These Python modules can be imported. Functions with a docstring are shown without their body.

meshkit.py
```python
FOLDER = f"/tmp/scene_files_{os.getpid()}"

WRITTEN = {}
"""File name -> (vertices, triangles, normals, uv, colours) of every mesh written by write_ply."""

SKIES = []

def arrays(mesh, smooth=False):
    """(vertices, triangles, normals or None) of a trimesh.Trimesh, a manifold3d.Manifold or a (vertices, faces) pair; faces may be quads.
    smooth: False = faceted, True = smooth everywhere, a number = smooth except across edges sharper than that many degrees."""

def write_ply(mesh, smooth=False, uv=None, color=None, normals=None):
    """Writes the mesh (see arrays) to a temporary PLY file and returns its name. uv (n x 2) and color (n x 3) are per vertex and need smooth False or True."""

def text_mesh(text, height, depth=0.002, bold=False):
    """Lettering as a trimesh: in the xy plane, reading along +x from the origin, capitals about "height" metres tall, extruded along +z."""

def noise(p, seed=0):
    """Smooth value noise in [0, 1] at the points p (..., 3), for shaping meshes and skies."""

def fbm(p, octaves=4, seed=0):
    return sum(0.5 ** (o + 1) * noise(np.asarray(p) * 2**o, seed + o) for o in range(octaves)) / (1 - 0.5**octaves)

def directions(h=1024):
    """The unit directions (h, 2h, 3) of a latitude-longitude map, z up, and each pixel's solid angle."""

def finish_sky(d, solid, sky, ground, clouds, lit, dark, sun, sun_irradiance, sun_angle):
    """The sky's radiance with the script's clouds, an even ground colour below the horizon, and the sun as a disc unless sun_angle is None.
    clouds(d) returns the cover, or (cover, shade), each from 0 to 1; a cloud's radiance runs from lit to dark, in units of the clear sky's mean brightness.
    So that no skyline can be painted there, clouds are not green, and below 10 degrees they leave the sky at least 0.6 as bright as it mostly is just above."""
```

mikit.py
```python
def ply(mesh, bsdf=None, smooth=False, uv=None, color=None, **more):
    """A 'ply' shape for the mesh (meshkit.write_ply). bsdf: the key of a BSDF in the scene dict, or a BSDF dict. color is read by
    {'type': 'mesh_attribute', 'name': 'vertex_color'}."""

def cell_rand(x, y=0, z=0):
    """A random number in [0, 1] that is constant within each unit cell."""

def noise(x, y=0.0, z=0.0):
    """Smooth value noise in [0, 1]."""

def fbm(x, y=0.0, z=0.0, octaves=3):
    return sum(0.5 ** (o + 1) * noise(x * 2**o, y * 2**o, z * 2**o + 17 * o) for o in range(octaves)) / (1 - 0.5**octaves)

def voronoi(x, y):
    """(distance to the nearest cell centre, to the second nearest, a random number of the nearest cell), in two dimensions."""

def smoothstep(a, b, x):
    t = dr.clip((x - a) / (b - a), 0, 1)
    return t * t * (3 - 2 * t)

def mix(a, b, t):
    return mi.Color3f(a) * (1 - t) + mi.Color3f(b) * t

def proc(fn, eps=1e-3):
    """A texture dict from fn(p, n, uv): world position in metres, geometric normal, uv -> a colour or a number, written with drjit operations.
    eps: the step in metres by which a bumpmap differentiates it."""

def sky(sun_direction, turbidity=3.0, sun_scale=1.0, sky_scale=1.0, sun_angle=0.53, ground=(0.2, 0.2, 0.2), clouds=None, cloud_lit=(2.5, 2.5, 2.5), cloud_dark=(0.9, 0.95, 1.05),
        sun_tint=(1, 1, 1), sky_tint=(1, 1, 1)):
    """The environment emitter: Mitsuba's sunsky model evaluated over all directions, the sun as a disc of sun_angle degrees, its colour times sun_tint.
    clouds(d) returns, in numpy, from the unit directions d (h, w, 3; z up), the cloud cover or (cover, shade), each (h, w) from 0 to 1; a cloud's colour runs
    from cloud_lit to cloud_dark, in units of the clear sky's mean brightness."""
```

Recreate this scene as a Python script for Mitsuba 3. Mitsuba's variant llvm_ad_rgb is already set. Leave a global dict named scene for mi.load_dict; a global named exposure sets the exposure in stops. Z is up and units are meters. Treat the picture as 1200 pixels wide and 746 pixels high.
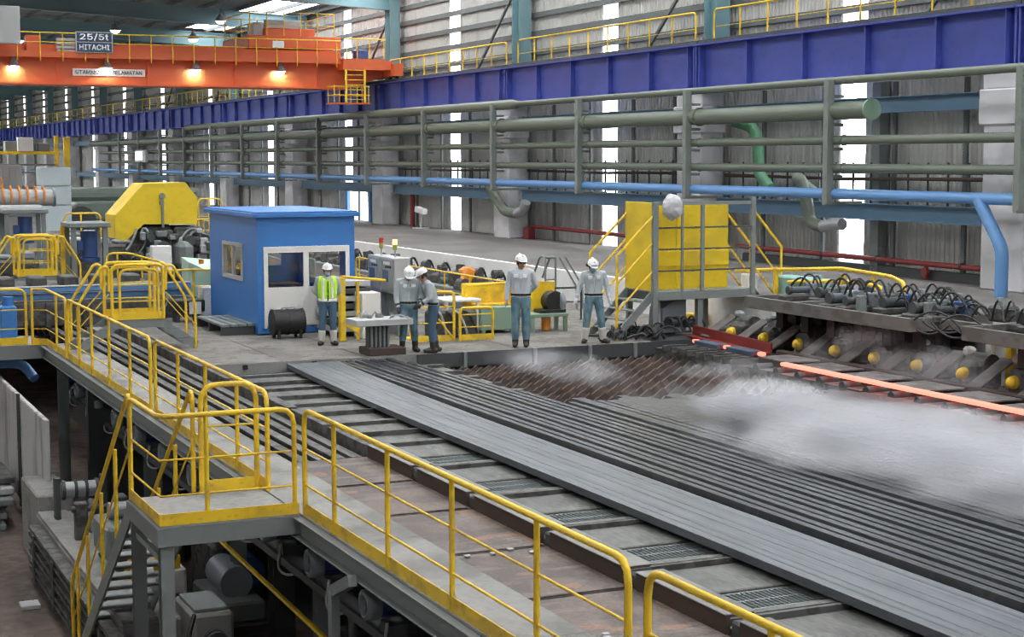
import math, random
import numpy as np
import mitsuba as mi
import drjit as dr
import manifold3d as m3
import trimesh
import mikit, meshkit
from mikit import proc, noise, fbm, voronoi, cell_rand, smoothstep, mix

# ------------------------------------------------------------------ camera, light, exposure
T4 = mi.ScalarTransform4f
scene, labels = {}, {}
CAM = np.array([0.0, 0.0, 4.0])
FWD = np.array([0.41108258, 0.90635265, -0.09765238])
UP = np.array([0.04183639, 0.08825187, 0.99521923])
scene['camera'] = {'type': 'perspective', 'fov': 34.665, 'fov_axis': 'x', 'near_clip': 0.1, 'far_clip': 1000.0,
                   'to_world': T4().look_at(origin=CAM.tolist(), target=(CAM + FWD * 10).tolist(), up=UP.tolist())}
exposure = 0.1
SKYLIGHT = (6.0, 6.05, 6.1)          # translucent roof sheets, daylight coming through
STRIP = (4.6, 4.75, 4.9)             # translucent wall sheets
LAMP = (60.0, 62.0, 66.0)            # high-bay lamps
BAY = 14.6
FRAMES = [30.3 + BAY * k for k in range(-4, 15)]      # the portal frames of the hall
ROOF0, PITCH = 11.95, 0.052                            # roof height above the back wall, rise per metre

# ------------------------------------------------------------------ mesh helpers: every mesh is a (vertices, triangles) pair
def V(*a): return np.array(a, float)
def cat(*ms):
    ms = [m for m in (ms[0] if len(ms) == 1 and isinstance(ms[0], list) else ms)]
    v, f, n = [], [], 0
    for m in ms:
        v.append(m[0]); f.append(m[1] + n); n += len(m[0])
    return np.vstack(v), np.vstack(f)
_BF = np.array([[0, 2, 3, 1], [4, 5, 7, 6], [0, 1, 5, 4], [2, 6, 7, 3], [0, 4, 6, 2], [1, 3, 7, 5]])
_BV = np.array([[x, y, z] for z in (-.5, .5) for y in (-.5, .5) for x in (-.5, .5)])
def quads(v, q):
    """separate flat quads"""
    q = np.asarray(q); vv = np.asarray(v, float)[q.ravel()]
    i = np.arange(len(q)) * 4
    return vv, np.vstack([np.stack([i, i + 1, i + 2], 1), np.stack([i, i + 2, i + 3], 1)])
def box(c, s):
    return quads(_BV * np.asarray(s, float) + np.asarray(c, float), _BF)
def bx(x0, x1, y0, y1, z0, z1):
    return box(((x0 + x1) / 2, (y0 + y1) / 2, (z0 + z1) / 2), (abs(x1 - x0), abs(y1 - y0), abs(z1 - z0)))
def cbox(c, s, b=0.01):
    """box with chamfered edges"""
    h = np.asarray(s, float) / 2; b = min(b, h.min() * .8)
    pts = [(sx * (h[0] - (0 if k == 0 else b)), sy * (h[1] - (0 if k == 1 else b)), sz * (h[2] - (0 if k == 2 else b)))
           for sx in (-1, 1) for sy in (-1, 1) for sz in (-1, 1) for k in range(3)]
    m = m3.Manifold.hull_points(np.array(pts)).to_mesh()
    v, f = m.vert_properties[:, :3][m.tri_verts.ravel()], np.arange(len(m.tri_verts) * 3).reshape(-1, 3)
    return v + np.asarray(c, float), f
def cbx(x0, x1, y0, y1, z0, z1, b=0.01):
    return cbox(((x0 + x1) / 2, (y0 + y1) / 2, (z0 + z1) / 2), (abs(x1 - x0), abs(y1 - y0), abs(z1 - z0)), b)
def mv(m, t=(0, 0, 0), rz=0, rx=0, ry=0, s=1):
    v = m[0] * s
    for a, (i, j) in ((rx, (1, 2)), (ry, (2, 0)), (rz, (0, 1))):
        if a:
            a = math.radians(a); c, d = math.cos(a), math.sin(a); w = v.copy()
            w[:, i] = c * v[:, i] - d * v[:, j]; w[:, j] = d * v[:, i] + c * v[:, j]; v = w
    return v + np.asarray(t, float), m[1]
def frame(p0, p1):
    d = np.asarray(p1, float) - np.asarray(p0, float); L = np.linalg.norm(d); d = d / L
    a = np.cross(d, [0, 0, 1.0]) if abs(d[2]) < .95 else np.cross(d, [0, 1.0, 0])
    a /= np.linalg.norm(a); return d, a, np.cross(a, d), L
def bar(p0, p1, w, h):
    """rectangular bar from p0 to p1: w across, h up"""
    d, a, u, L = frame(p0, p1)
    B = np.stack([d * L, a * w, u * h])
    return quads(_BV @ B + (np.asarray(p0, float) + np.asarray(p1, float)) / 2, _BF[:, ::1])
def tube(pts, r, n=8, caps=True, closed=False):
    """round tube along a polyline (mitred), caps with their own vertices"""
    p = np.asarray(pts, float); N = len(p)
    t = np.zeros_like(p)
    if closed: t = np.roll(p, -1, 0) - np.roll(p, 1, 0)
    else:
        e = np.diff(p, axis=0); e /= np.linalg.norm(e, axis=1, keepdims=True) + 1e-12
        t[0], t[-1] = e[0], e[-1]; t[1:-1] = e[:-1] + e[1:]
    t /= np.linalg.norm(t, axis=1, keepdims=True) + 1e-12
    a = np.cross(t[0], [0, 0, 1.0]) if abs(t[0][2]) < .9 else np.cross(t[0], [0, 1.0, 0])
    A = []
    for k in range(N):
        a = a - t[k] * (a @ t[k]); a /= np.linalg.norm(a); A.append(a)
    A = np.array(A); B = np.cross(t, A)
    ang = np.arange(n) * 2 * np.pi / n
    rr = np.broadcast_to(np.asarray(r, float), (N,))[:, None, None]
    v = (p[:, None] + rr * (np.cos(ang)[None, :, None] * A[:, None] + np.sin(ang)[None, :, None] * B[:, None])).reshape(-1, 3)
    f = []
    i = np.arange(n); j = (i + 1) % n
    for k in range(N if closed else N - 1):
        a0, b0 = k * n, ((k + 1) % N) * n
        f.append(np.stack([a0 + i, a0 + j, b0 + j], 1)); f.append(np.stack([a0 + i, b0 + j, b0 + i], 1))
    f = np.vstack(f)
    if caps and not closed:
        c0 = np.vstack([v[:n], v[-n:]]); o = len(v)
        k = np.arange(1, n - 1)
        f = np.vstack([f, np.stack([o + 0 * k, o + k + 1, o + k], 1), np.stack([o + n + 0 * k, o + n + k, o + n + k + 1], 1)])
        v = np.vstack([v, c0])
    return v, f
def arc(c, r, a0, a1, u, w, n=5):
    u, w = np.asarray(u, float), np.asarray(w, float)
    return [np.asarray(c, float) + r * (math.cos(a) * u + math.sin(a) * w) for a in np.radians(np.linspace(a0, a1, n))]
def rounded(pts, r, n=4):
    """polyline with rounded corners"""
    p = [np.asarray(q, float) for q in pts]; out = [p[0]]
    for a, b, c in zip(p, p[1:], p[2:]):
        d0, d1 = (a - b), (c - b); l0, l1 = np.linalg.norm(d0), np.linalg.norm(d1)
        q = min(r, l0 * .49, l1 * .49); s, e = b + d0 / l0 * q, b + d1 / l1 * q
        for t in np.linspace(0, 1, n): out.append((1 - t) ** 2 * s + 2 * t * (1 - t) * b + t * t * e)
    return out + [p[-1]]
def cyl(c, r, h, axis='z', n=14):
    d = {'x': V(1, 0, 0), 'y': V(0, 1, 0), 'z': V(0, 0, 1)}[axis] * h / 2
    return tube([np.asarray(c, float) - d, np.asarray(c, float) + d], r, n)
def lathe(prof, n=20, c=(0, 0, 0), axis='z'):
    """revolve (radius, height) pairs; sharp where a profile point is doubled"""
    prof = np.asarray(prof, float); N = len(prof); ang = np.arange(n) * 2 * np.pi / n
    v = np.stack([prof[:, :1] * np.cos(ang), prof[:, :1] * np.sin(ang), np.broadcast_to(prof[:, 1:2], (N, n))], -1).reshape(-1, 3)
    i = np.arange(n); j = (i + 1) % n; f = []
    for k in range(N - 1):
        if np.allclose(prof[k], prof[k + 1]): continue
        f.append(np.stack([k * n + i, k * n + j, (k + 1) * n + j], 1)); f.append(np.stack([k * n + i, (k + 1) * n + j, (k + 1) * n + i], 1))
    if axis == 'x': v = v[:, [2, 0, 1]]
    if axis == 'y': v = v[:, [1, 2, 0]]
    return v + np.asarray(c, float), np.vstack(f)
def prism(poly, d0, d1, axis='y'):
    """extrude a polygon (simple, any winding) between d0 and d1 along an axis; poly in the two other axes (x,z for y; y,z for x; x,y for z)"""
    import shapely.geometry as sg
    pg = sg.polygon.orient(sg.Polygon(poly))
    m = trimesh.creation.extrude_polygon(pg, d1 - d0)
    v = np.array(m.vertices); f = np.array(m.faces)
    v[:, 2] += d0
    if axis == 'y': v = v[:, [0, 2, 1]]; f = f[:, ::-1]
    if axis == 'x': v = v[:, [2, 0, 1]]
    return v[f.ravel()], np.arange(f.size).reshape(-1, 3)
def ibeam(p0, p1, h, w, tf=0.03, tw=0.02):
    """I-section along p0-p1, centred; h up, w across"""
    d, a, u, L = frame(p0, p1); p0, p1 = np.asarray(p0, float), np.asarray(p1, float)
    o = u * (h / 2 - tf / 2)
    return cat(bar(p0 + o, p1 + o, w, tf), bar(p0 - o, p1 - o, w, tf), bar(p0, p1, tw, h - 2 * tf))
def hcol(x, y, z0, z1, w, d, t=0.03):
    """H-section column, flanges facing +-y... w along x, d along y"""
    return cat(bx(x - w / 2, x + w / 2, y - d / 2, y - d / 2 + t, z0, z1), bx(x - w / 2, x + w / 2, y + d / 2 - t, y + d / 2, z0, z1),
               bx(x - t / 2, x + t / 2, y - d / 2 + t, y + d / 2 - t, z0, z1))
def chan(p0, p1, h, w, t=0.02, side=1):
    """channel section: web h high, flanges w to one side"""
    d, a, u, L = frame(p0, p1); p0, p1 = np.asarray(p0, float), np.asarray(p1, float)
    o = u * (h / 2 - t / 2); s = a * side * w / 2
    return cat(bar(p0, p1, t, h), bar(p0 + o + s, p1 + o + s, w, t), bar(p0 - o + s, p1 - o + s, w, t))
def hullm(pts):
    m = m3.Manifold.hull_points(np.asarray(pts, float)).to_mesh()
    return m.vert_properties[:, :3][m.tri_verts.ravel()], np.arange(len(m.tri_verts) * 3).reshape(-1, 3)
def ball(c, r, n=12, s=(1, 1, 1)):
    k = n // 2
    pr = [(math.sin(a), -math.cos(a)) for a in np.linspace(0, math.pi, k + 1)]
    v, f = lathe(pr, n)
    return v * r * np.asarray(s, float) + np.asarray(c, float), f
def hose(p0, p1, sag, r=0.02, n=9, sides=6, side=(0, 0, 0)):
    p0, p1 = np.asarray(p0, float), np.asarray(p1, float); s = np.linspace(0, 1, n)[:, None]
    return tube(p0 * (1 - s) + p1 * s + 4 * s * (1 - s) * (V(0, 0, sag) + np.asarray(side, float)), r, sides)

# ------------------------------------------------------------------ object helpers
_n = {}
def nm(base, parent=None):
    full = f'{parent}__{base}' if parent else base
    k = _n.get(full, 0); _n[full] = k + 1
    return full if k == 0 else f'{full}_{k:03d}'
def P(mesh, mat, smooth=True):
    """a ply dict; flat faces have their own vertices so 'smooth' only rounds what shares vertices"""
    return mikit.ply(mesh, mat, smooth=smooth)
def tm(t=(0, 0, 0), rz=0, s=1):
    m = T4().translate(list(map(float, t)))
    if rz: m = m @ T4().rotate([0, 0, 1], rz)
    return m @ T4().scale(s) if s != 1 else m
def put(base, d, parent=None, at=None, label=None):
    key = nm(base, parent)
    scene[key] = dict(d) if at is None else {**d, 'to_world': at}
    if label: labels[key] = {'label': label}
    return key
def thing(base, label, cat_, group=None, kind=None):
    key = nm(base); labels[key] = {'label': label}
    if kind: labels[key]['kind'] = kind
    if cat_ and kind != 'structure': labels[key]['category'] = cat_
    if group: labels[key]['group'] = group
    return key
def one(base, mesh, mat, label, cat_, group=None, kind=None, smooth=True, at=None):
    key = thing(base, label, cat_, group, kind)
    d = mesh if isinstance(mesh, dict) else P(mesh, mat, smooth)
    scene[key] = dict(d) if at is None else {**d, 'to_world': at}
    return key
def puts(base, ms, mat, parent, at=None):
    for m in ms: put(base, P(m, mat), parent, at)
ORD = 'first second third fourth fifth sixth seventh eighth ninth tenth eleventh twelfth thirteenth fourteenth fifteenth sixteenth seventeenth eighteenth nineteenth twentieth twenty-first twenty-second twenty-third twenty-fourth twenty-fifth twenty-sixth twenty-seventh twenty-eighth twenty-ninth thirtieth thirty-first thirty-second thirty-third thirty-fourth thirty-fifth thirty-sixth thirty-seventh thirty-eighth thirty-ninth fortieth forty-first forty-second forty-third forty-fourth forty-fifth forty-sixth forty-seventh forty-eighth forty-ninth fiftieth'.split()
def struct(base, mesh, mat, label=None, parent=None):
    key = nm(base, parent); scene[key] = mesh if isinstance(mesh, dict) else P(mesh, mat)
    if parent is None:
        labels[key] = {'kind': 'structure'}
        if label: labels[key]['label'] = label
    return key
class Kit:
    """the parts of one kind of thing, built once and placed many times"""
    def __init__(self): self.parts = []
    def add(self, name, mesh, mat, label=None): self.parts.append((name, P(mesh, mat), label)); return self
    def place(self, base, label, cat_, group=None, at=None, kind=None):
        key = thing(base, label, cat_, group, kind); made = {}
        for name, d, lb in self.parts:
            up, _, leaf = name.rpartition('__')
            k = put(leaf, d, made.get(up, key) if up else key, at, lb)
            made[name] = k
        return key

# ------------------------------------------------------------------ materials
def rgb(*c): return {'type': 'rgb', 'value': [float(x) for x in c]}
def paint(name, col, rough=.5, spec=.5, metal=0.0):
    scene[name] = {'type': 'twosided', 'bsdf': {'type': 'principled', 'base_color': rgb(*col) if not isinstance(col, dict) else col, 'roughness': rough, 'specular': spec, 'metallic': metal}}
def textured(name, fn, rough=.6, spec=.4, metal=0.0, bump=None, bscale=1.0, eps=1e-3):
    b = {'type': 'principled', 'base_color': proc(fn), 'roughness': proc(rough) if callable(rough) else rough, 'specular': spec, 'metallic': metal}
    if bump: b = {'type': 'bumpmap', 'arbitrary': proc(bump, eps), 'scale': bscale, 'bsdf': b}
    scene[name] = {'type': 'twosided', 'bsdf': b}
def glow(name): pass
def worn(col, dark, amount=.35, sc=3.0):
    """painted steel with blotches of dirt and scuffs that have an outline"""
    def fn(p, n, uv):
        a = fbm(p.x * sc, p.y * sc, p.z * sc, 3)
        b = noise(p.x * sc * 9, p.y * sc * 9, p.z * sc * 9)
        t = smoothstep(.52, .66, a) * amount + smoothstep(.72, .8, b) * amount * .6
        return mix(col, dark, t)
    return fn
textured('m_yellow', worn((.86, .575, .03), (.42, .27, .06), .4, 2.6), .42, .5)
textured('m_yellow_panel', worn((.80, .57, .018), (.56, .42, .06), .3, 1.2), .45, .5)
textured('m_blue_girder', worn((.066, .09, .38), (.054, .073, .30), .5, .8), .5, .4)
paint('m_orange', (.60, .115, .035), .45)
paint('m_teal', (.16, .28, .31), .5)
paint('m_teal_beam', (.10, .19, .28), .5)
paint('m_pipe_green', (.118, .142, .108), .45)
paint('m_pipe_bright_green', (.085, .235, .13), .45)
paint('m_rack_grey', (.20, .225, .205), .55)
paint('m_pipe_blue', (.12, .275, .54), .4)
paint('m_red', (.24, .035, .035), .5)
paint('m_girt', (.12, .135, .135), .6)
paint('m_white_paint', (.78, .78, .765), .5)
paint('m_grey_light', (.42, .43, .43), .55)
paint('m_steel_grey', (.19, .215, .215), .5)
paint('m_steel_dark', (.055, .062, .064), .55)
paint('m_black', (.018, .019, .02), .5)
paint('m_hose', (.03, .032, .034), .45)
paint('m_galv', (.40, .42, .43), .4, .5, .5)
paint('m_motor_blue', (.035, .075, .22), .45)
paint('m_motor_grey', (.24, .28, .31), .45)
paint('m_machine_green', (.22, .33, .24), .5)
paint('m_pale_green', (.42, .58, .48), .5)
paint('m_cabin_blue', (.045, .19, .52), .42)
paint('m_orange_machine', (.72, .25, .03), .45)
paint('m_sign_navy', (.035, .06, .12), .4)
paint('m_letter_white', (.85, .86, .86), .5)
paint('m_letter_dark', (.10, .10, .11), .5)
paint('m_rust', (.075, .055, .048), .8, .2)
paint('m_glassblack', (.03, .035, .04), .12, .6)
def _clad(p, n, uv):
    s = cell_rand(dr.floor(p.y / 2.88), dr.floor(p.z / .9), 3)
    st = smoothstep(.58, .8, fbm(p.y * 2.2, p.x, p.z * .25, 3))
    return mix((.47, .47, .445), (.41, .41, .385), s * .6) * (1 - .18 * st)
textured('m_cladding', _clad, .5, .4)
def _conc(p, n, uv):
    a = fbm(p.x * 1.3, p.y * 1.3, p.z * 1.3, 4); b = noise(p.x * 21, p.y * 21, p.z * 21)
    return mix((.27, .268, .255), (.19, .187, .178), smoothstep(.4, .68, a)) * (.9 + .2 * b)
textured('m_concrete', _conc, .85, .2)
def _pillar(p, n, uv):
    a = fbm(p.x * .9, p.y * .9, p.z * 1.1, 4)
    return mix((.60, .60, .62), (.47, .47, .48), smoothstep(.42, .66, a))
textured('m_pillar', _pillar, .8, .2)
def _deck(p, n, uv):
    a = fbm(p.x * 1.7, p.y * 1.7, p.z, 4); b = noise(p.x * 30, p.y * 30, 0); c = smoothstep(.62, .7, fbm(p.x * 5 + 9, p.y * 5, 3, 3))
    return mix(mix((.185, .177, .163), (.135, .127, .115), smoothstep(.38, .65, a)), (.10, .086, .074), c * .5) * (.9 + .2 * b)
textured('m_deck', _deck, .75, .3)
def _raised(p, n, uv):
    a = fbm(p.x * .5, p.y * .5, 0, 4); b = noise(p.x * 14, p.y * 14, 0)
    return mix((.155, .148, .14), (.125, .119, .113), smoothstep(.4, .65, a)) * (.95 + .1 * b)
textured('m_raised', _raised, .7, .3)
def _ground(p, n, uv):
    a = fbm(p.x * .8, p.y * .8, 0, 4); b = noise(p.x * 9, p.y * 9, 1)
    return mix((.15, .118, .10), (.10, .082, .074), smoothstep(.35, .68, a)) * (.8 + .4 * b)
textured('m_ground', _ground, .9, .2)
def _plate(p, n, uv):
    a = fbm(p.x * 2.2, p.y * 2.2, p.z, 4); b = smoothstep(.55, .72, fbm(p.x * 1.1, p.y * 7, 2, 3)); c = noise(p.x * 38, p.y * 38, 4)
    d = smoothstep(.70, .76, fbm(p.x * 3.1 + 4, p.y * 3.1, 8, 2))
    return mix(mix(mix((.155, .118, .10), (.10, .08, .072), smoothstep(.4, .62, a)), (.19, .165, .153), b * .6), (.28, .15, .09), d * .6) * (.82 + .36 * c)
textured('m_brown_plate', _plate, .6, .4)
def _skid(p, n, uv):
    a = fbm(p.x * 3, p.y * 1.5, p.z * 3, 4); b = noise(p.x * 40, p.y * 12, 2)
    return mix((.128, .13, .12), (.082, .083, .078), smoothstep(.4, .66, a)) * (.85 + .3 * b)
textured('m_skid', _skid, .5, .5, .2)
def _stripm(p, n, uv):
    a = fbm(p.x * 25, p.y * .5, 1, 3); b = noise(p.x * 6, p.y * 2.2, 5)
    return mix((.135, .15, .165), (.108, .121, .134), smoothstep(.35, .7, a)) * (.93 + .14 * b)
textured('m_strip', _stripm, .42, .5, .35)
def _dark(p, n, uv):
    a = fbm(p.x * 14, p.y * 1.2, 3, 3); b = smoothstep(.6, .7, fbm(p.x * 5, p.y * 5, 9, 3))
    return mix(mix((.062, .070, .077), (.047, .054, .060), smoothstep(.35, .7, a)), (.10, .112, .12), b * .35)
textured('m_dark_bar', _dark, .33, .5, .45)
paint('m_dark_bar_far', (.058, .066, .072), .33, .5, .45)
def _grime(p, n, uv):
    a = fbm(p.x * 6, p.y * 6, p.z * 6, 3); b = smoothstep(.62, .74, noise(p.x * 17, p.y * 17, p.z * 17))
    return mix(mix((.11, .112, .11), (.065, .064, .06), smoothstep(.4, .62, a)), (.14, .10, .075), b * .35)
textured('m_grime', _grime, .6, .4, .2)

# ------------------------------------------------------------------ the hall
XW = 27.9                    # inner face of the back wall
XL, YB, YE = -15.0, -24.0, 226.0
ZG = -3.2                    # mill ground level; the walkways and the operators' deck are at z = 0
def roof_z(x): return ROOF0 + PITCH * (XW - x)

struct('floor', bx(XL - .3, XW + .3, YB - .3, YE + .3, ZG - .3, ZG), 'm_ground', 'brown dusty mill ground far below the walkways')
# raised concrete floor along the back wall with its white front
rf = struct('raised_floor', bx(20.62, XW, YB, YE, ZG, .8), 'm_raised', 'raised grey concrete floor along the back wall')
struct('white_front', bx(20.42, 20.62, YB, YE, ZG, .82), 'm_white_paint', parent=rf)

# back wall: corrugated sheets between the girts, translucent strips, a door
def corrugated(y0, y1, z0, z1, x, depth=.028, pitch=.192):
    ys = [y0]; xs = [x]
    k = int(round((y1 - y0) / pitch)); p = (y1 - y0) / k
    for i in range(k):
        a = y0 + i * p
        ys += [a + .30 * p, a + .42 * p, a + .80 * p, a + .92 * p]; xs += [x, x - depth, x - depth, x]
    ys.append(y1); xs.append(x)
    ys, xs = np.array(ys), np.array(xs); n = len(ys)
    v = np.vstack([np.stack([xs, ys, np.full(n, z0)], 1), np.stack([xs, ys, np.full(n, z1)], 1)])
    i = np.arange(n - 1)
    return quads(v, np.stack([i, i + n, i + n + 1, i + 1], 1))
wl = thing('wall_back', 'grey corrugated back wall with dark girts and glowing daylight strips', None, kind='structure')
scene['e_strip'] = {'type': 'diffuse', 'reflectance': rgb(.6, .6, .6)}
STRIPW = 1.12
GIRTS = [6.62, 7.35, 8.1, 8.83, 9.55, 10.28, 11.0, 11.7]
sheet_cache = {}
def sheet(w, y0, z0, z1):
    key = (round(w, 2), z0, z1)
    if key not in sheet_cache: sheet_cache[key] = P(corrugated(0, w, z0, z1, XW), 'm_cladding', False)
    return sheet_cache[key]
DOOR = (80.9, 84.6)
strip_mesh = cat(bx(XW - .02, XW + .0, 0, STRIPW, .8, roof_z(XW) - .1))
for fy in FRAMES[:-1]:
    s0 = fy + 7.4; s1 = s0 + STRIPW
    cuts = [fy, fy + 2.88, fy + 5.76, s0, s1, fy + BAY - 2.3, fy + BAY]
    for a, b in zip(cuts, cuts[1:]):
        if b > YE + 12 or b < 8: continue
        if abs(a - s0) < .01:
            put('daylight_strip', {**P(mv(strip_mesh, (0, a, 0)), 'e_strip'), 'emitter': {'type': 'area', 'radiance': rgb(*STRIP)}}, wl, label='bright translucent daylight strip')
        else:
            put('cladding_sheet', sheet(b - a, a, .8, roof_z(XW)), wl, at=tm((0, a, 0)))
def girt_mesh(z): return chan((XW - .12, YB, z), (XW - .12, YE, z), .2, .1, .012)
for z in GIRTS: put('girt', P(girt_mesh(z), 'm_girt'), wl)
for fy in FRAMES[:-1]:                      # slim wind posts between the frames
    for dy in (2.88, 5.76, 9.0, 12.1):
        if YB < fy + dy < 130: put('wind_post', P(bx(XW - .3, XW - .22, fy + dy - .07, fy + dy + .07, .8, 6.0), 'm_girt'), wl)
struct('wall_left', bx(XL - .3, XL, YB, YE, ZG, 15), 'm_cladding')
struct('wall_end', bx(XL, XW, YE, YE + .3, ZG, 15), 'm_cladding')
struct('wall_behind', bx(XL, XW, YB - .3, YB, ZG, 15), 'm_cladding')
struct('wall_backing', bx(XW + .06, XW + .3, YB, YE, ZG, 13), 'm_cladding')

# roof: sheets with translucent skylights, teal rafters, purlins
def roof_slab(x0, x1, y0, y1, t=.06):
    z0, z1 = roof_z(x0), roof_z(x1)
    return quads([[x0, y0, z0], [x1, y0, z1], [x1, y1, z1], [x0, y1, z0], [x0, y0, z0 + t], [x1, y0, z1 + t], [x1, y1, z1 + t], [x0, y1, z0 + t]],
                 [[0, 3, 2, 1], [4, 5, 6, 7], [0, 1, 5, 4], [1, 2, 6, 5], [2, 3, 7, 6], [3, 0, 4, 7]])
ce = thing('ceiling', 'dark pitched sheet roof on teal rafters with translucent skylights', None, kind='structure')
scene['m_roof'] = {'type': 'twosided', 'bsdf': {'type': 'diffuse', 'reflectance': rgb(.24, .265, .27)}}
put('roof_sheet', P(roof_slab(XL - .3, XW + .3, YB - .3, YE + .3), 'm_roof'), ce)
for x0, x1, y0, y1 in ((3.1, 5.3, YB, 61), (10.4, 12.6, YB, 72), (17.2, 20.0, YB, 66), (24.7, 26.8, YB, 61), (24.2, 26.8, 61, 103), (-8.6, -7.3, YB, 61), (-3.0, 8.0, 84, YE), (-11.0, -5.0, 61, YE)):
    m = roof_slab(x0, x1, y0, y1, .02)      # long runs of translucent sheet, crossed by rafters and purlins
    put('skylight', {**P((m[0] - V(0, 0, .03), m[1]), 'e_strip'), 'emitter': {'type': 'area', 'radiance': rgb(*SKYLIGHT)}}, ce, label='glowing run of translucent roof sheet')
for fy in FRAMES:
    if YB < fy < YE:
        put('rafter', P(ibeam((XL, fy, roof_z(XL) - .62), (XW - .3, fy, roof_z(XW) - .62), .84, .34, .03, .03), 'm_teal'), ce)
for x in np.arange(XL + 1, XW, 1.8):
    put('purlin', P(chan((x, YB, roof_z(x) - .11), (x, YE, roof_z(x) - .11), .2, .08, .012), 'm_girt'), ce)

# columns: concrete pillar below, teal steel above, one of each per frame
colfr = [y for y in FRAMES if 20 < y < YE]
pil = Kit()
pil.add('shaft', cbx(26.7, 27.55, -.75, .75, .8, 5.5, .04), 'm_pillar')
pil.add('head', cat(cbx(26.62, 27.55, -.85, .85, 4.75, 5.6, .03), cbx(26.7, 27.5, -.8, .8, 5.6, 6.06, .03)), 'm_pillar')
for ci, fy in enumerate(colfr):
    pil.place('concrete_pillar', f'pale grey concrete pillar carrying the blue crane girder, {ORD[ci]} from the right', 'pillar', 'concrete pillars along the back wall', tm((0, fy + .4, 0)))
    one('steel_column', hcol(27.33, fy - .2, 6.06, roof_z(27.3) - .2, .5, .72, .03), 'm_teal', f'teal steel column rising above the blue crane girder, {ORD[ci]} from the right', 'column', 'teal wall columns')
    if fy < 120:
        m = cat(bar((27.3, fy + .3, 10.6), (27.3, fy + 4.2, 7.6), .09, .09))
        one('wall_brace', m, 'm_girt', f'dark diagonal brace beside a teal column, {ORD[ci]} from the right', 'brace', 'diagonal wall braces')

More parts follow.
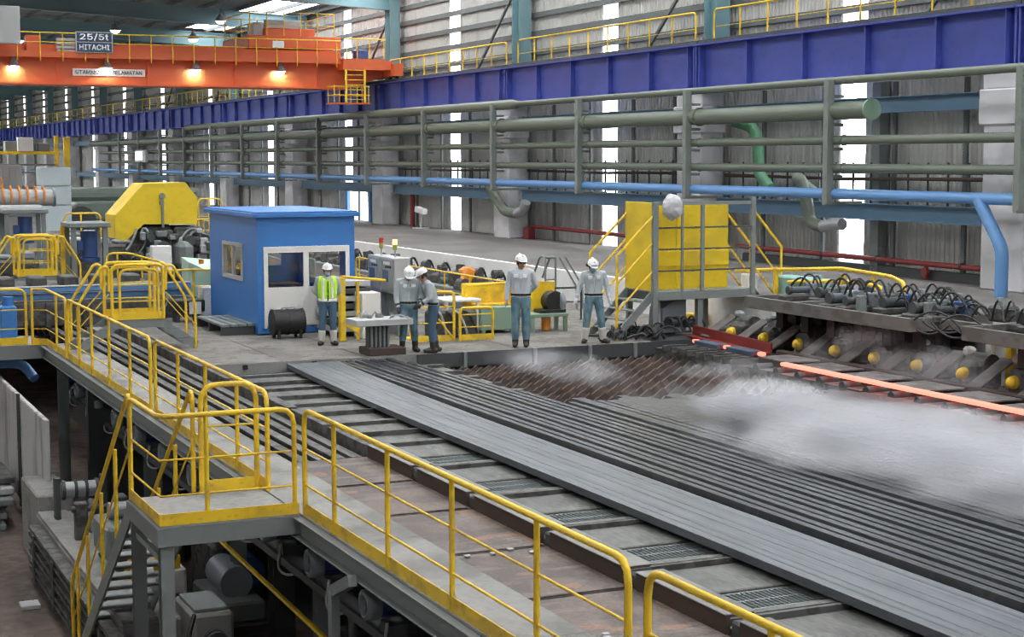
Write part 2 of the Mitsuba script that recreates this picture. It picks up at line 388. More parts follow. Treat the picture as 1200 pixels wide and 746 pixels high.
# blue crane girder: one length per bay
gk = Kit()
L = BAY - .06
gk.add('web', bx(26.84, 26.9, 0, L, 6.13, 7.45), 'm_blue_girder')
gk.add('top_flange', bx(26.55, 27.06, 0, L, 7.45, 7.5), 'm_blue_girder')
gk.add('bottom_flange', bx(26.62, 27.1, 0, L, 6.08, 6.13), 'm_blue_girder')
for k in range(6):
    y = .04 + (L - .08) * k / 5
    gk.add('stiffener', bx(26.66, 26.84, y - .035, y + .035, 6.13, 7.45), 'm_blue_girder')
gk.add('end_stiffener', bx(26.6, 26.84, .3, .34, 6.13, 7.45), 'm_blue_girder').add('end_stiffener', bx(26.6, 26.84, L - .34, L - .3, 6.13, 7.45), 'm_blue_girder')
gk.add('rail', bx(26.75, 26.85, 0, L, 7.5, 7.63), 'm_steel_dark')
for gi, fy in enumerate([f for f in FRAMES[:-2] if f + BAY > 20]):
    gk.place('crane_girder', f'blue plate girder length of the crane runway, {ORD[max(0, gi - 0)]} from the right', 'girder', 'blue crane runway girders', tm((0, fy + .03, 0)))

def handrail(base, label, pts, posts, z=0, h=1.2, r=.03, mids=(.29, .63), toe=None, mat='m_yellow', group=None, ends=(True, True), postr=None, n=8, cat_='handrail', round_=.18, midr=.013, toeoff=0, parent=None):
    """tubular rail along pts (x, y) or (x, y, z of the floor); posts: list of (x, y[, z])"""
    P3 = lambda q: V(q[0], q[1], q[2] if len(q) > 2 else z)
    key = parent or thing(base, label, cat_, group)
    top = [P3(q) + V(0, 0, h) for q in pts]
    if ends[0]: top = [P3(pts[0])] + top
    if ends[1]: top = top + [P3(pts[-1])]
    put('top_rail', P(tube(rounded(top, round_), r, n), mat), key)
    for f_ in mids: put('mid_rail', P(tube([P3(q) + V(0, 0, h * f_) for q in pts], midr, 6), mat), key)
    for q in posts: put('post', P(tube([P3(q), P3(q) + V(0, 0, h - r * .4)], postr or r * .9, n), mat), key)
    if toe:
        for a, b in zip(pts, pts[1:]):
            put('toe_board', P(bar(P3(a) + V(0, 0, toe / 2), P3(b) + V(0, 0, toe / 2), .012, toe), mat), key)
    return key
# rails on the girder walkway
gr = None
def seg_rail(y0, y1, n):
    ys = np.linspace(y0, y1, n)
    return ys
for hi, fy in enumerate([f for f in FRAMES[:-2] if f + BAY >= 20]):
    ys = np.linspace(fy + .55, fy + BAY - .55, 10 if fy < 110 else 6)
    handrail('girder_handrail', f'yellow handrail on top of the blue crane girder, {ORD[hi]} section from the right', [(27.02, ys[0], 7.5), (27.02, ys[-1], 7.5)], [(27.02, y, 7.5) for y in ys[1:-1]],
             h=1.05, r=.034, mids=(.5,), group='yellow handrails on the crane girder', n=6)
# wall beams
for wi, fy in enumerate([f for f in FRAMES[:-2] if f + BAY >= 20]):
    a, b = fy + 1.3, fy + BAY - .5
    one('wall_beam', ibeam((27.2, a, 2.53), (27.2, b, 2.53), .44, .3, .025, .02), 'm_teal_beam', f'teal blue wall beam behind and below the blue pipe, {ORD[wi]} from the right', 'beam', 'lower wall beams')
    one('wall_beam', ibeam((27.2, a, 5.37), (27.2, b, 5.37), .42, .3, .025, .02), 'm_teal_beam', f'teal blue wall beam behind the thick green pipe, {ORD[wi]} from the right', 'beam', 'upper wall beams')

# overhead crane
CY = 73.0
cr = thing('overhead_crane', 'orange overhead travelling crane bridging the hall above the mill', 'crane')
X0, X1 = -13.0, 24.6
put('front_girder', P(cat(bx(X0, X1, CY, CY + .06, 7.2, 8.3), bx(X0, X1, CY - .25, CY + 1.3, 7.14, 7.22), bx(X0, X1, CY + 1.1, CY + 1.16, 7.2, 8.3),
    *[bx(x, x + .03, CY - .1, CY, 7.22, 8.3) for x in np.arange(X0 + 1.2, X1, 3.9)],
    prism([(X1, 7.14), (X1 + 1.9, 7.75), (X1 + 1.9, 8.3), (X1, 8.3)], CY, CY + 1.16, 'y')), 'm_orange'), cr)
put('walkway_edge', P(cat(bx(X0, 24.2, CY - .75, CY - .70, 8.27, 8.53), bx(X0, 24.2, CY - .75, CY + 1.3, 8.28, 8.34)), 'm_orange'), cr)
put('rear_girder', P(cat(bx(X0, X1 + 1.5, CY + 4.2, CY + 5.3, 7.3, 8.75)), 'm_orange'), cr)
puts('trolley_rail', [bx(X0, X1, CY + .5, CY + .62, 8.34, 8.9), bx(X0, X1, CY + 4.6, CY + 4.72, 8.75, 8.86)], 'm_orange', cr)
put('end_carriage', P(cat(bx(24.3, 26.6, CY - 1.0, CY + 6.2, 8.02, 8.42), bx(26.55, 27.0, CY - 1.4, CY + 6.6, 7.74, 8.3)), 'm_orange'), cr)
put('end_walkway', P(cat(bx(24.2, 26.2, CY - 1.1, CY - .6, 8.0, 8.5)), 'm_orange'), cr)
for k in range(4):
    put('wheel', P(cyl((26.8, CY - 1 + [0, .9, 5.3, 6.2][k], 7.84), .21, .12, 'x', 14), 'm_steel_dark'), cr)
xs = [x for x in np.arange(24.0, X0, -.94)]
for x in xs: put('rail_post', P(tube([(x, CY - .78, 8.1), (x, CY - .78, 9.3)], .026, 6), 'm_yellow'), cr)
put('top_rail', P(tube([(X0, CY - .78, 9.3), (24.2, CY - .78, 9.3)], .03, 6), 'm_yellow'), cr)
put('mid_rail', P(tube([(X0, CY - .78, 8.9), (24.2, CY - .78, 8.9)], .02, 6), 'm_yellow'), cr)
put('top_rail', P(tube([(24.3, CY - 1.0, 9.4), (26.3, CY - 1.0, 9.4)], .03, 6), 'm_yellow'), cr)
for x in (24.4, 24.9, 25.5, 26.2): put('rail_post', P(tube([(x, CY - 1.0, 8.1), (x, CY - 1.0, 9.4)], .026, 6), 'm_yellow'), cr)
put('motor', P(cat(cbx(25.0, 25.6, CY - .6, CY - .1, 8.5, 8.95, .05)), 'm_motor_blue'), cr)
put('cabinet', P(cbx(9.0, 9.95, CY - 1.5, CY - 1.0, 8.75, 10.3, .02), 'm_grey_light'), cr, label='pale grey cabinet at the left of the crane bridge')
puts('cable_trolley', [cbx(10.4, 11.0, CY + .2, CY + .6, 8.34, 9.25, .03), cbx(11.7, 12.2, CY + .2, CY + .5, 8.34, 9.1, .03), cbx(14.4, 20.2, CY + .63, CY + 1.0, 8.34, 9.0, .03)], 'm_orange', cr)
puts('resistor_box', [bx(11.6, 12.35, CY - .5, CY - .1, 8.34 + .16 * k, 8.5 + .16 * k - .03 * (k < 5)) for k in range(5)], 'm_grey_light', cr)
# signs
def text(s, h, depth=.01, **k): 
    m = meshkit.text_mesh(s, h, bold=True)
    v, f, _ = meshkit.arrays(m); return v, f
def sign_text(s, h, width=None):
    v, f = text(s, h)
    v = v - (v.min(0) + v.max(0)) / 2
    if width: v[:, 0] *= width / (v[:, 0].max() - v[:, 0].min())
    v[:, 2] *= .02 / max(1e-6, v[:, 2].max() - v[:, 2].min())
    return v[:, [0, 2, 1]] * V(1, -1, 1), f          # stands in the x-z plane, facing -y
def place_text(s, c, h, width=None):
    v, f = sign_text(s, h, width); return v + V(*c), f
sg = put('capacity_sign', P(bx(12.35, 13.83, CY - .88, CY - .84, 8.96, 9.34), 'm_sign_navy'), cr)
put('lettering', P(place_text('25/5t', (13.09, CY - .89, 9.15), .24, 1.22), 'm_letter_white'), sg)
sg = put('maker_sign', P(bx(12.35, 13.83, CY - .88, CY - .84, 8.53, 8.91), 'm_sign_navy'), cr)
put('lettering', P(place_text('HITACHI', (13.09, CY - .89, 8.72), .22, 1.28), 'm_letter_white'), sg)
put('sign_frame', P(cat(bx(12.31, 13.87, CY - .84, CY - .80, 8.49, 8.53), bx(12.31, 13.87, CY - .84, CY - .80, 8.91, 8.96), bx(12.31, 13.87, CY - .84, CY - .80, 9.34, 9.38),
    bx(12.31, 12.35, CY - .88, CY - .80, 8.49, 9.38), bx(13.83, 13.87, CY - .88, CY - .80, 8.49, 9.38)), 'm_grey_light'), cr)
sg = put('safety_sign', P(bx(12.28, 15.4, CY - .05, CY - .02, 7.55, 7.86), 'm_white_paint'), cr)
put('lettering', P(place_text('UTAMAKAN KESELAMATAN', (13.84, CY - .06, 7.705), .15, 2.85), 'm_letter_dark'), sg)
put('white_plate', P(cat(bx(20.98, 21.5, CY - .84, CY - .80, 8.92, 9.22)), 'm_letter_white'), cr)
# trolley on the bridge with its own rails
tr = thing('crane_trolley', 'orange hoist trolley with yellow railings riding on the orange crane bridge', 'hoist')
put('body', P(cat(cbx(20.2, 24.6, CY + .4, CY + 5.0, 9.0, 9.55, .03), cbx(21.2, 23.6, CY + 1.2, CY + 3.6, 9.55, 9.95, .04)), 'm_orange'), tr)
put('drum', P(cat(cyl((22.4, CY + 2.4, 10.1), .32, 1.7, 'x', 14), cbx(20.7, 21.2, CY + 1.4, CY + 2.4, 9.55, 10.2, .04)), 'm_grey_light'), tr)
for x in (20.3, 21.1, 21.9, 22.7, 23.5, 24.3):
    for yy in (CY + .5, CY + 4.9): put('rail_post', P(tube([(x, yy, 9.5), (x, yy, 10.6)], .024, 6), 'm_yellow'), tr)
for zz in (10.05, 10.6):
    put('rail', P(cat(tube([(20.3, CY + .5, zz), (24.3, CY + .5, zz), (24.3, CY + 4.9, zz), (20.3, CY + 4.9, zz)], .024, 6, closed=True)), 'm_yellow'), tr)
# inspection cage with ladder hanging under the right end
cg = thing('inspection_cage', 'yellow ladder cage hanging under the right end of the orange crane', 'cage')
for x in (23.75, 24.3, 24.85, 25.4):
    put('bar', P(tube([(x, CY - 1.1, 6.5), (x, CY - 1.1, 7.3)], .024, 6), 'm_yellow'), cg)
    put('bar', P(tube([(x, CY - .2, 6.5), (x, CY - .2, 7.3)], .024, 6), 'm_yellow'), cg)
for zz in (6.85, 7.25): put('hoop', P(tube([(23.7, CY - 1.1, zz), (25.45, CY - 1.1, zz), (25.45, CY - .15, zz), (23.7, CY - .15, zz)], .022, 6, closed=True), 'm_yellow'), cg)
put('floor_plate', P(bx(23.68, 25.47, CY - 1.12, CY - .13, 6.44, 6.5), 'm_orange'), cg)
for x in (24.3, 25.2): put('ladder_rail', P(bx(x - .05, x + .05, CY - 1.18, CY - 1.12, 6.5, 8.0), 'm_yellow'), cg)
for zz in np.arange(6.65, 8.0, .22): put('rung', P(tube([(24.3, CY - 1.15, zz), (25.2, CY - 1.15, zz)], .018, 6), 'm_yellow'), cg)
# lamps
scene['m_shade'] = {'type': 'twosided', 'bsdf': {'type': 'principled', 'base_color': rgb(.2, .2, .21), 'roughness': .5}}
def lamp(base, x, y, z, r, rad, label, group, hang=.5):
    k = thing(base, label, 'lamp', group)
    put('reflector', P(lathe([(.07, .42), (.1, .3), (r * .75, .16), (r, .0), (r + .015, -.01), (r, .01)], 16, (x, y, z)), 'm_shade'), k)
    put('hanger', P(tube([(x, y, z + .4), (x, y, z + .4 + hang)], .02, 6), 'm_steel_dark'), k)
    put('bulb', {**P(lathe([(.0, -.6 * r), (r * .35, -.55 * r), (r * .7, -.35 * r), (r * .9, .01)], 16, (x, y, z)), 'e_strip'), 'emitter': {'type': 'area', 'radiance': rgb(*rad)}}, k)
CL = (170, 150, 120)
for li, x in enumerate((21.5, 17.6, 13.72, 9.82, 5.9)):
    lamp('crane_lamp', x, CY - .30, 7.9, .2, CL, f'round white lamp under the orange crane bridge, {ORD[li]} from the right', 'lamps under the crane', .1)
for (u, x, y, z) in ((1, 17.0, 88.0, 10.65), (0, 14.2, 103.0, 11.0), (2, 21.1, 88.0, 10.3), (3, 22.6, 88.0, 11.3)):
    lamp('roof_lamp', x, y - .4, z, .3, (12, 12.3, 12.6), f'round white high-bay lamp hanging below the roof, {ORD[u]} of four listed from the left', 'high-bay lamps under the roof', .3)

# pipe rack in front of the back wall
XR = 25.7
rackY = [28.8 + 7.3 * k for k in range(15)]
ZR = lambda z: 4 + (z - 4) * 1.028
for i, y in enumerate(rackY):
    k = thing('rack_post', f'grey green square post of the pipe rack, {ORD[i]} from the right', 'post', 'posts of the pipe rack')
    put('upright', P(bx(XR - .28, XR - .08, y - .1, y + .1, 2.78, 6.0), 'm_rack_grey'), k)
    for z in (2.8, 3.5, 4.22, 4.86, 5.6): put('bracket', P(bx(XR - .3, XR + (.9 if z == 2.8 else .25), y - .06, y + .06, z - .06, z + .02), 'm_rack_grey'), k)
def runpipe(name, z, r, y0, y1, mat, label, dx=0, flanges=True):
    k = thing(name, label, 'pipe'); z = ZR(z)
    put('run', P(tube([(XR + dx, y0, z), (XR + dx, y1, z)], r, 14), mat), k)
    if flanges:
        for y in rackY:
            if y0 + 2 < y < min(y1, 100): put('flange', P(cyl((XR + dx, y - .45, z), r * 1.18, .05, 'y', 14), mat), k)
    return k
def redu(name, z, r0, r1, ya, yb, yc, mat, label):
    k = thing(name, label, 'pipe'); z = ZR(z)
    put('run', P(tube([(XR, ya, z), (XR, yb, z), (XR, yb + .5, z), (XR, yc, z)], [r0, r0, r1, r1], 14), mat), k)
    return k
redu('top_pipe', 5.93, .105, .19, 20, 56.0, 109, 'm_pipe_green', 'topmost green pipe of the rack, thin at right and thick at left')
k = runpipe('thick_pipe', 5.17, .24, 34.5, 144, 'm_pipe_green', 'thickest green pipe of the rack, second from the top with a capped end')
put('end_cap', P(cyl((XR, 34.5, ZR(5.17)), .28, .06, 'y', 16), 'm_machine_green'), k)
runpipe('middle_pipe', 4.42, .12, 20, 140, 'm_pipe_green', 'slim green pipe of the rack just under the thick pipe')
runpipe('lower_pipe', 3.71, .12, 20, 140, 'm_pipe_green', 'slim green pipe of the rack just above the blue pipe')
k = runpipe('blue_pipe', 3.06, .14, 28.9, 144, 'm_pipe_blue', 'long bright blue water pipe at the bottom of the rack', flanges=False)
put('drop_leg', P(tube(rounded([(XR - .05, 30.3, 3.0), (XR - .1, 29.4, 1.9), (XR - .1, 29.4, .82)], .2), .15, 12), 'm_pipe_blue'), k, label='blue branch dropping to the raised floor')

# ------------------------------------------------------------------ mill floor, operators' deck, roller table, cooling bed
rng = random.Random(7)
mf = struct('mill_floor', bx(1.2, 20.42, 47.0, YE, -.75, -.45), 'm_deck', 'grey mill floor behind the operators deck')
dk = thing('operators_deck', 'worn grey steel deck where the workers stand', None, kind='structure')
put('deck_base', P(bx(7.72, 20.42, 31.35, 47.0, -.3, -.03), 'm_steel_dark'), dk)
put('edge_beam', P(cat(bx(7.72, 12.0, 31.16, 31.35, -.22, -.01)), 'm_concrete'), dk)
put('edge_beam', P(cat(bx(12.0, 17.5, 31.12, 31.35, -.3, -.01)), 'm_steel_dark'), dk)
ys = [31.16, 32.7, 34.4, 36.1, 37.8, 39.5, 41.3, 43.2, 45.1, 47.0]
xs_ = [7.72, 9.2, 10.9, 12.6, 14.3, 16.0, 17.5, 18.9, 20.42]
for a, b in zip(ys, ys[1:]):
    for c, d in zip(xs_, xs_[1:]):
        if a < 31.3 and c >= 17.4: continue
        put('deck_plate', P(cbx(c + .008, d - .008, a + .008, b - .008, -.03, rng.uniform(-.004, .004), .006), 'm_deck'), dk)
for x in (8.35, 9.75): put('lifting_slot', P(bx(x, x + .1, 31.14, 31.17, -.12, -.03), 'm_black'), dk)
for x in (10.55, 13.0, 14.6, 15.9, 17.0): put('edge_bracket', P(bx(x, x + .07, 31.05, 31.13, -.32, .0), 'm_steel_grey'), dk)
pit = struct('pit_back', bx(5.4, 17.6, 31.4, 31.6, ZG, -.3), 'm_steel_dark')
struct('pit_floor', bx(7.6, 20.4, 4.0, 31.4, -1.3, -1.15), 'm_steel_dark')

# walkway along the roller table, its platform with the stairs
wk = thing('walkway', 'narrow grey plate walkway with a yellow toe board along the roller table', 'walkway')
yj = [9.0, 10.05, 12.1, 14.0, 16.0, 18.1, 20.1, 22.2, 24.3, 26.5, 28.6, 30.8, 33.0, 36.3]
yj = [4.0, 6.1, 8.1] + yj[1:]
for a, b in zip(yj, yj[1:]): put('floor_plate', P(cbx(5.36, 6.18, a + .006, b - .006, -.035, 0, .004), 'm_concrete'), wk)
put('edge_channel', P(chan((5.36, 36.3, -.15), (5.36, 4, -.15), .23, .09, .012, 1), 'm_steel_grey'), wk)
put('inner_beam', P(chan((6.12, 4, -.15), (6.12, 36.3, -.15), .23, .09, .012, -1), 'm_steel_dark'), wk)
for x, y in ((5.47, 34.7), (6.05, 29.0), (6.05, 23.0), (6.05, 19.0), (6.05, 12.9)): put('leg', P(hcol(x, y, ZG, -.26, .2, .2, .012), 'm_steel_grey'), wk)
for y in (32, 26, 20.3, 14.7, 9.5): put('cross_beam', P(bx(5.4, 6.1, y - .05, y + .05, -.25, -.05), 'm_steel_dark'), wk)
handrail('walkway_handrail', 'long yellow handrail in front, running to the lower right along the walkway', [(5.38, 17.5), (5.38, 9.9)], [(5.38, y) for y in (16.45, 14.8, 13.15, 11.4)], toe=.14)
handrail('walkway_handrail', 'yellow handrail entering at the bottom edge, right of the long front handrail', [(5.38, 9.62), (5.38, 4.5)], [(5.38, y) for y in (8.1, 6.6, 5.2)], toe=.14)
handrail('walkway_handrail', 'yellow handrail from the platform gate to the middle of the walkway', [(5.38, 25.25), (5.38, 19.0)], [(5.38, y) for y in (23.7, 22.05, 20.4)], toe=.14)
handrail('walkway_handrail', 'yellow handrail in front of the low crossover steps, fourth section of the walkway', [(5.38, 33.3), (5.38, 25.6)], [(5.38, y) for y in (32.0, 30.7, 29.0, 27.2)], toe=.14)
handrail('walkway_handrail', 'short yellow handrail at the far corner of the walkway', [(5.1, 36.2), (5.1, 36.25), (5.38, 36.1), (5.38, 33.55)], [(5.38, y) for y in (34.75,)], toe=.14)
handrail('cross_handrail', 'yellow handrail with toe board across the far end of the walkway at the left edge', [(5.0, 36.4), (2.4, 36.4)], [(x, 36.4) for x in (4.2, 3.4)], toe=.16)
put('floor_plate', P(bx(2.2, 5.36, 36.3, 38.2, -.06, 0), 'm_concrete'), wk)
put('end_channel', P(bx(2.2, 5.36, 36.24, 36.3, -.3, 0), 'm_steel_grey'), wk)

pf = thing('stair_platform', 'small grey platform with yellow toe boards standing on grey legs at the stair head', 'platform')
put('floor_plate', P(cbx(3.78, 5.34, 17.6, 19.25, -.03, 0, .004), 'm_concrete'), pf)
put('front_channel', P(chan((3.74, 17.6, -.13), (5.36, 17.6, -.13), .2, .08, .012, -1), 'm_steel_grey'), pf)
put('side_channel', P(chan((3.74, 19.3, -.13), (3.74, 17.58, -.13), .2, .08, .012, -1), 'm_steel_grey'), pf)
put('back_channel', P(bx(3.76, 5.36, 19.25, 19.3, -.22, -.02), 'm_steel_grey'), pf)
for x, y in ((3.85, 17.72), (3.85, 19.2)): put('leg', P(hcol(x, y, ZG, -.23, .15, .15, .01), 'm_steel_grey'), pf)
put('leg_brace', P(bar((3.83, 17.75, -.42), (3.83, 19.2, -.42), .05, .07), 'm_steel_grey'), pf)
put('toe_board', P(bx(3.76, 5.34, 17.6, 17.612, 0, .13), 'm_yellow'), pf)
put('toe_board', P(bx(3.76, 3.772, 17.6, 19.2, 0, .13), 'm_yellow'), pf)
handrail('platform_handrail', 'yellow handrail around the two open sides of the stair platform', [(3.78, 19.22), (3.78, 17.63), (5.3, 17.63)], [(3.78, 19.2), (4.30, 17.63)], mids=(.27, .6), ends=(True, True))
gt = thing('platform_gate', 'yellow hoop gate with toe board standing on the back edge of the stair platform', 'gate')
put('frame', P(tube(rounded([(4.62, 19.2, 0), (4.62, 19.2, 1.3), (5.3, 19.2, 1.3), (5.3, 19.2, 0)], .22, 6), .034, 8), 'm_yellow'), gt)
put('bar', P(tube([(4.62, 19.2, .42), (5.3, 19.2, .42)], .014, 6), 'm_yellow'), gt)
put('bar', P(tube([(4.62, 19.2, .8), (5.3, 19.2, .8)], .014, 6), 'm_yellow'), gt)
put('toe_board', P(bx(4.62, 5.3, 19.19, 19.205, 0, .15), 'm_yellow'), gt)
st = thing('stairs', 'steep grey steel stairs with pipe-edged treads going down from the platform', 'stairs')
SD = V(0, 4.4, -3.2)
for x in (3.80, 4.55): put('stringer', P(bar((x, 19.3, -.12), (x, 23.7, -3.32), .03, .22), 'm_steel_grey'), st)
for k in range(1, 16):
    q = V(0, 19.3, 0) + SD * k / 16
    put('tread', P(cat(bx(3.82, 4.53, q[1] - .11, q[1] + .11, q[2] - .03, q[2]), tube([(3.82, q[1] - .11, q[2] - .02), (4.53, q[1] - .11, q[2] - .02)], .03, 6)), 'm_steel_grey'), st)
for x, lb in ((3.80, 'left'), (4.55, 'right')):
    k = thing('stair_handrail', f'sloping yellow stair handrail on the {lb} side of the steep steps', 'handrail')
    a, b = V(x, 19.32, 0), V(x, 23.72, -3.2)
    put('top_rail', P(tube(rounded([a, a + V(0, 0, 1.28), b + V(0, .1, 1.1), b], .2), .03, 8), 'm_yellow'), k)
    put('mid_rail', P(tube([a + V(0, 0, .6), b + V(0, 0, .6)], .014, 6), 'm_yellow'), k)
    for s in (.22, .45, .7, .9):
        q = a + (b - a) * s; put('post', P(tube([q, q + V(0, 0, 1.12)], .027, 8), 'm_yellow'), k)

# roller table: brown cover plates between walkway and kerb, guide rails further off
rt = thing('roller_table', 'roller table covered with rusty brown plates beside the walkway', 'roller table')
pj = [3.6, 5.7, 7.7, 9.7, 11.76, 13.6, 15.5, 17.55, 19.4, 21.3]
for a, b in zip(pj, pj[1:]):
    put('cover_plate', P(cbx(6.24, 7.44, a + .03, b - .03, -.16, -.12, .008), 'm_brown_plate'), rt)
    put('cover_step', P(cbx(6.3, 7.40, a + .03, a + .45, -.12, -.105, .006), 'm_brown_plate'), rt)
    put('kerb', P(cat(bx(7.42, 7.46, a + .12, b - .1, -.125, .05), bx(7.42, 7.70, a + .12, b - .1, .03, .05)), 'm_rust'), rt)
    put('kerb_cap', P(cbx(7.41, 7.72, a + .12, b - .1, .05, .062, .004), 'm_concrete'), rt)
    put('kerb_block', P(cbx(7.44, 7.6, a - .08, a + .08, -.13, .02, .02), 'm_steel_dark'), rt)
for y in np.arange(21.3, 44, 1.9):
    put('kerb', P(bx(7.46, 7.64, y + .1, y + 1.8, -.2, .02), 'm_grime'), rt)
for i, x in enumerate((6.30, 6.56, 6.82, 7.08, 7.32)):
    put('guide_rail', P(cat(bx(x - .075, x + .075, 21.35, 46, -.17, -.13), bx(x - .015, x + .015, 21.35, 46, -.4, -.17)), 'm_grime' if i % 2 else 'm_skid'), rt)
put('table_bed', P(bx(6.2, 7.66, 3.6, 46, -.62, -.55), 'm_steel_dark'), rt)
for y in np.arange(4.6, 46, 1.1): put('roller', P(cyl((6.8, y, -.35), .14, 1.2, 'x', 10), 'm_rust'), rt)
for k in range(7):
    put('scrap_chip', P(cbox((rng.uniform(6.4, 7.3), 15.3 + rng.uniform(-.15, .15) + (0 if k < 4 else -3.1), -.10), (.07, .05, .02), .005), 'm_galv'), rt)

# roller-table drive motors under the walkway
mk = Kit()
mk.add('body', cat(cyl((5.92, 0, -.66), .15, .62, 'x', 14), *[bx(5.7, 6.2, -.17, .17, -.66 + z - .006, -.66 + z + .006) for z in (-.1, 0, .1)]), 'm_motor_blue')
mk.add('fan_guard', lathe([(.10, .02), (.11, -.05), (.165, -.04), (.175, .03), (.165, .12), (.13, .13)], 18, (5.56, 0, -.66), 'x'), 'm_motor_grey')
mk.add('foot', bx(5.76, 6.24, -.15, .15, -1.0, -.88), 'm_steel_dark')
mk.add('cable', tube(rounded([(5.75, -.1, -.85), (5.68, -.15, -1.15), (5.75, -.3, -1.22), (5.9, -.45, -1.15)], .1), .018, 6), 'm_grey_light')
for y in np.arange(10.0, 36, 1.95): mk.place('drive_motor', f'blue drive motor with grey fan guard under the walkway, {ORD[int(round((y - 10) / 1.95))]} from the front', 'motor', 'roller table drive motors', tm((0, y + .1, 0)))
put('motor_beam', P(bx(5.72, 6.28, 4, 36, -1.1, -1.0), 'm_steel_dark'), rt)
for y in (8.5, 15.2, 22, 28.8, 35):
    put('leg', P(hcol(6.4, y, ZG, -.6, .3, .3, .02), 'm_steel_dark'), rt)
put('back_plate', P(bx(7.5, 7.6, 4, 46, ZG, -.3), 'm_steel_dark'), rt)
one('cable_pole', cat(bar((5.2, 15.95, -.47), (5.2, 15.35, -.22), .09, .12), bx(5.155, 5.245, 15.9, 16.02, ZG, -.45)), 'm_steel_grey', 'grey bent cable post standing under the walkway edge', 'post')
one('yellow_strut', bar((5.6, 22.3, -1.33), (5.6, 17.2, -1.46), .045, .045), 'm_yellow', 'yellow pipe running in the shade under the walkway', 'strut')

# cooling bed: cross plates and gratings under the bars
cb = thing('cooling_bed', 'cooling bed of grey cross plates, gratings and rusty notched rakes', 'cooling bed')
put('bed_frame', P(bx(7.66, 18.2, 4, 31.1, -.75, -.6), 'm_steel_dark'), cb)
gk_ = None
def grating(x0, x1, y0, y1, z):
    ms = [bx(x, x + .012, y0, y1, z - .05, z) for x in np.arange(x0, x1, .055)]
    ms += [bx(x0, x1, y, y + .02, z - .05, z) for y in np.linspace(y0, y1 - .02, 4)]
    return cat(*ms)
grd = P(grating(7.72, 10.6, -.42, .42, -.22), 'm_steel_grey')
slab = P(cbx(7.70, 12.3, -.46, .46, -.26, -.2, .012), 'm_skid')
slab2 = P(cbx(7.70, 12.3, -.40, .40, -.28, -.22, .012), 'm_skid')
lip = P(cat(bx(7.7, 12.3, -.03, .03, -.3, -.15)), 'm_grime')
rail_ = P(cat(bx(7.66, 12.3, -.05, .05, -.32, -.16)), 'm_skid')
yb = 31.0; k = 0
y = 4.7
for y in [4.7, 6.66, 8.62, 10.58, 12.54, 14.5, 16.5, 18.42, 20.5, 22.45, 24.5, 26.7, 28.7, 30.6]:
    put('skid_rail', rail_, cb, at=tm((0, y, 0)))
    put('lip', lip, cb, at=tm((0, y - .14, 0)))
    put('cross_plate', slab, cb, at=tm((0, y - .66, 0)))
    if y < 23: put('grating', {**grd}, cb, at=tm((0, y - 1.58, 0)), label='dark open bar grating')
    else:
        put('cross_plate', slab2, cb, at=tm((0, y - 1.56, 0)))
        put('lip', lip, cb, at=tm((0, y - 1.12, 0)))
# notched rakes
def rake(x0, x1, pitch, z, h, t):
    n = int((x1 - x0) / pitch); pts = [(x0, z - .25)]
    for i in range(n):
        a = x0 + i * pitch
        pts += [(a, z), (a + pitch * .55, z + h), (a + pitch * .62, z + h)] if i % 2 == 0 or True else []
    pts += [(x0 + n * pitch, z), (x0 + n * pitch, z - .25)]
    return prism(pts, -t / 2, t / 2, 'y')
rk = P(rake(11.7, 18.05, .30, -.36, .13, .035), 'm_rake', False)
textured('m_rake', lambda p, n, uv: mix((.145, .10, .08), (.085, .066, .058), smoothstep(.35, .65, fbm(p.x * 3, p.y * 3, p.z * 3, 3))), .6, .4)
yy = list(np.arange(22.2, 31.0, .42))
for i, y in enumerate(yy): put('rake', rk, cb, at=tm((.06 * (i % 5), y, .02 * (i % 2))))
rk2 = P(rake(11.7, 18.05, .20, -.36, .13, .05), 'm_grime', False)
for y in np.arange(6.2, 22.2, 1.0): put('rake', rk2, cb, at=tm((0, y, -.06)))
put('rubble', P(cat(*[cbox((11.75 + rng.uniform(-.1, .12), rng.uniform(23.2, 30.8), -.2), (.1, .12, .05), .01) for _ in range(26)]), 'm_rust'), cb)
labels[[k for k in scene if k.startswith('cooling_bed__rubble')][0]] = {'label': 'loose rusty scale chips', 'kind': 'stuff'}

# the finished bright bars, the dark bars still cooling, the red-hot one
def bar_mesh(y0, y1, w, h, ridge=False):
    if ridge:    # angle section lying on its legs
        pr = [(-w / 2, 0), (w / 2, 0), (w / 2, h * .25), (w * .36, h), (-w * .36, h), (-w / 2, h * .25)]
    else:
        pr = [(-w / 2, 0), (w / 2, 0), (w / 2, h - .008), (w / 2 - .008, h), (-w / 2 + .008, h), (-w / 2, h - .008)]
    return prism(pr, y0, y1, 'y')
posn = ['leftmost, along the open plates', 'second from the left', 'third from the left', 'fourth from the left', 'fifth from the left', 'sixth from the left', 'second from the right', 'rightmost, beside the dark gap']
def tilted_bar(x, y0, y1, w, h, z, lift):
    """a flat bar in eight lengths, its far end swinging by 'lift'"""
    ys = np.linspace(y0, y1, 26); v = []
    for yv in ys:
        t = max(0, (yv - 22) / 9.5); dx = lift * t * t
        v += [(x - w / 2 + dx, yv, z), (x + w / 2 + dx, yv, z), (x + w / 2 + dx, yv, z + h), (x - w / 2 + dx, yv, z + h)]
    q = []
    for i in range(len(ys) - 1):
        a, b = i * 4, i * 4 + 4
        for j in range(4): q.append((a + j, a + (j + 1) % 4, b + (j + 1) % 4, b + j))
    q += [(3, 2, 1, 0), (len(v) - 4, len(v) - 3, len(v) - 2, len(v) - 1)]
    m = quads(v, q); return m[0], m[1][:, ::-1]
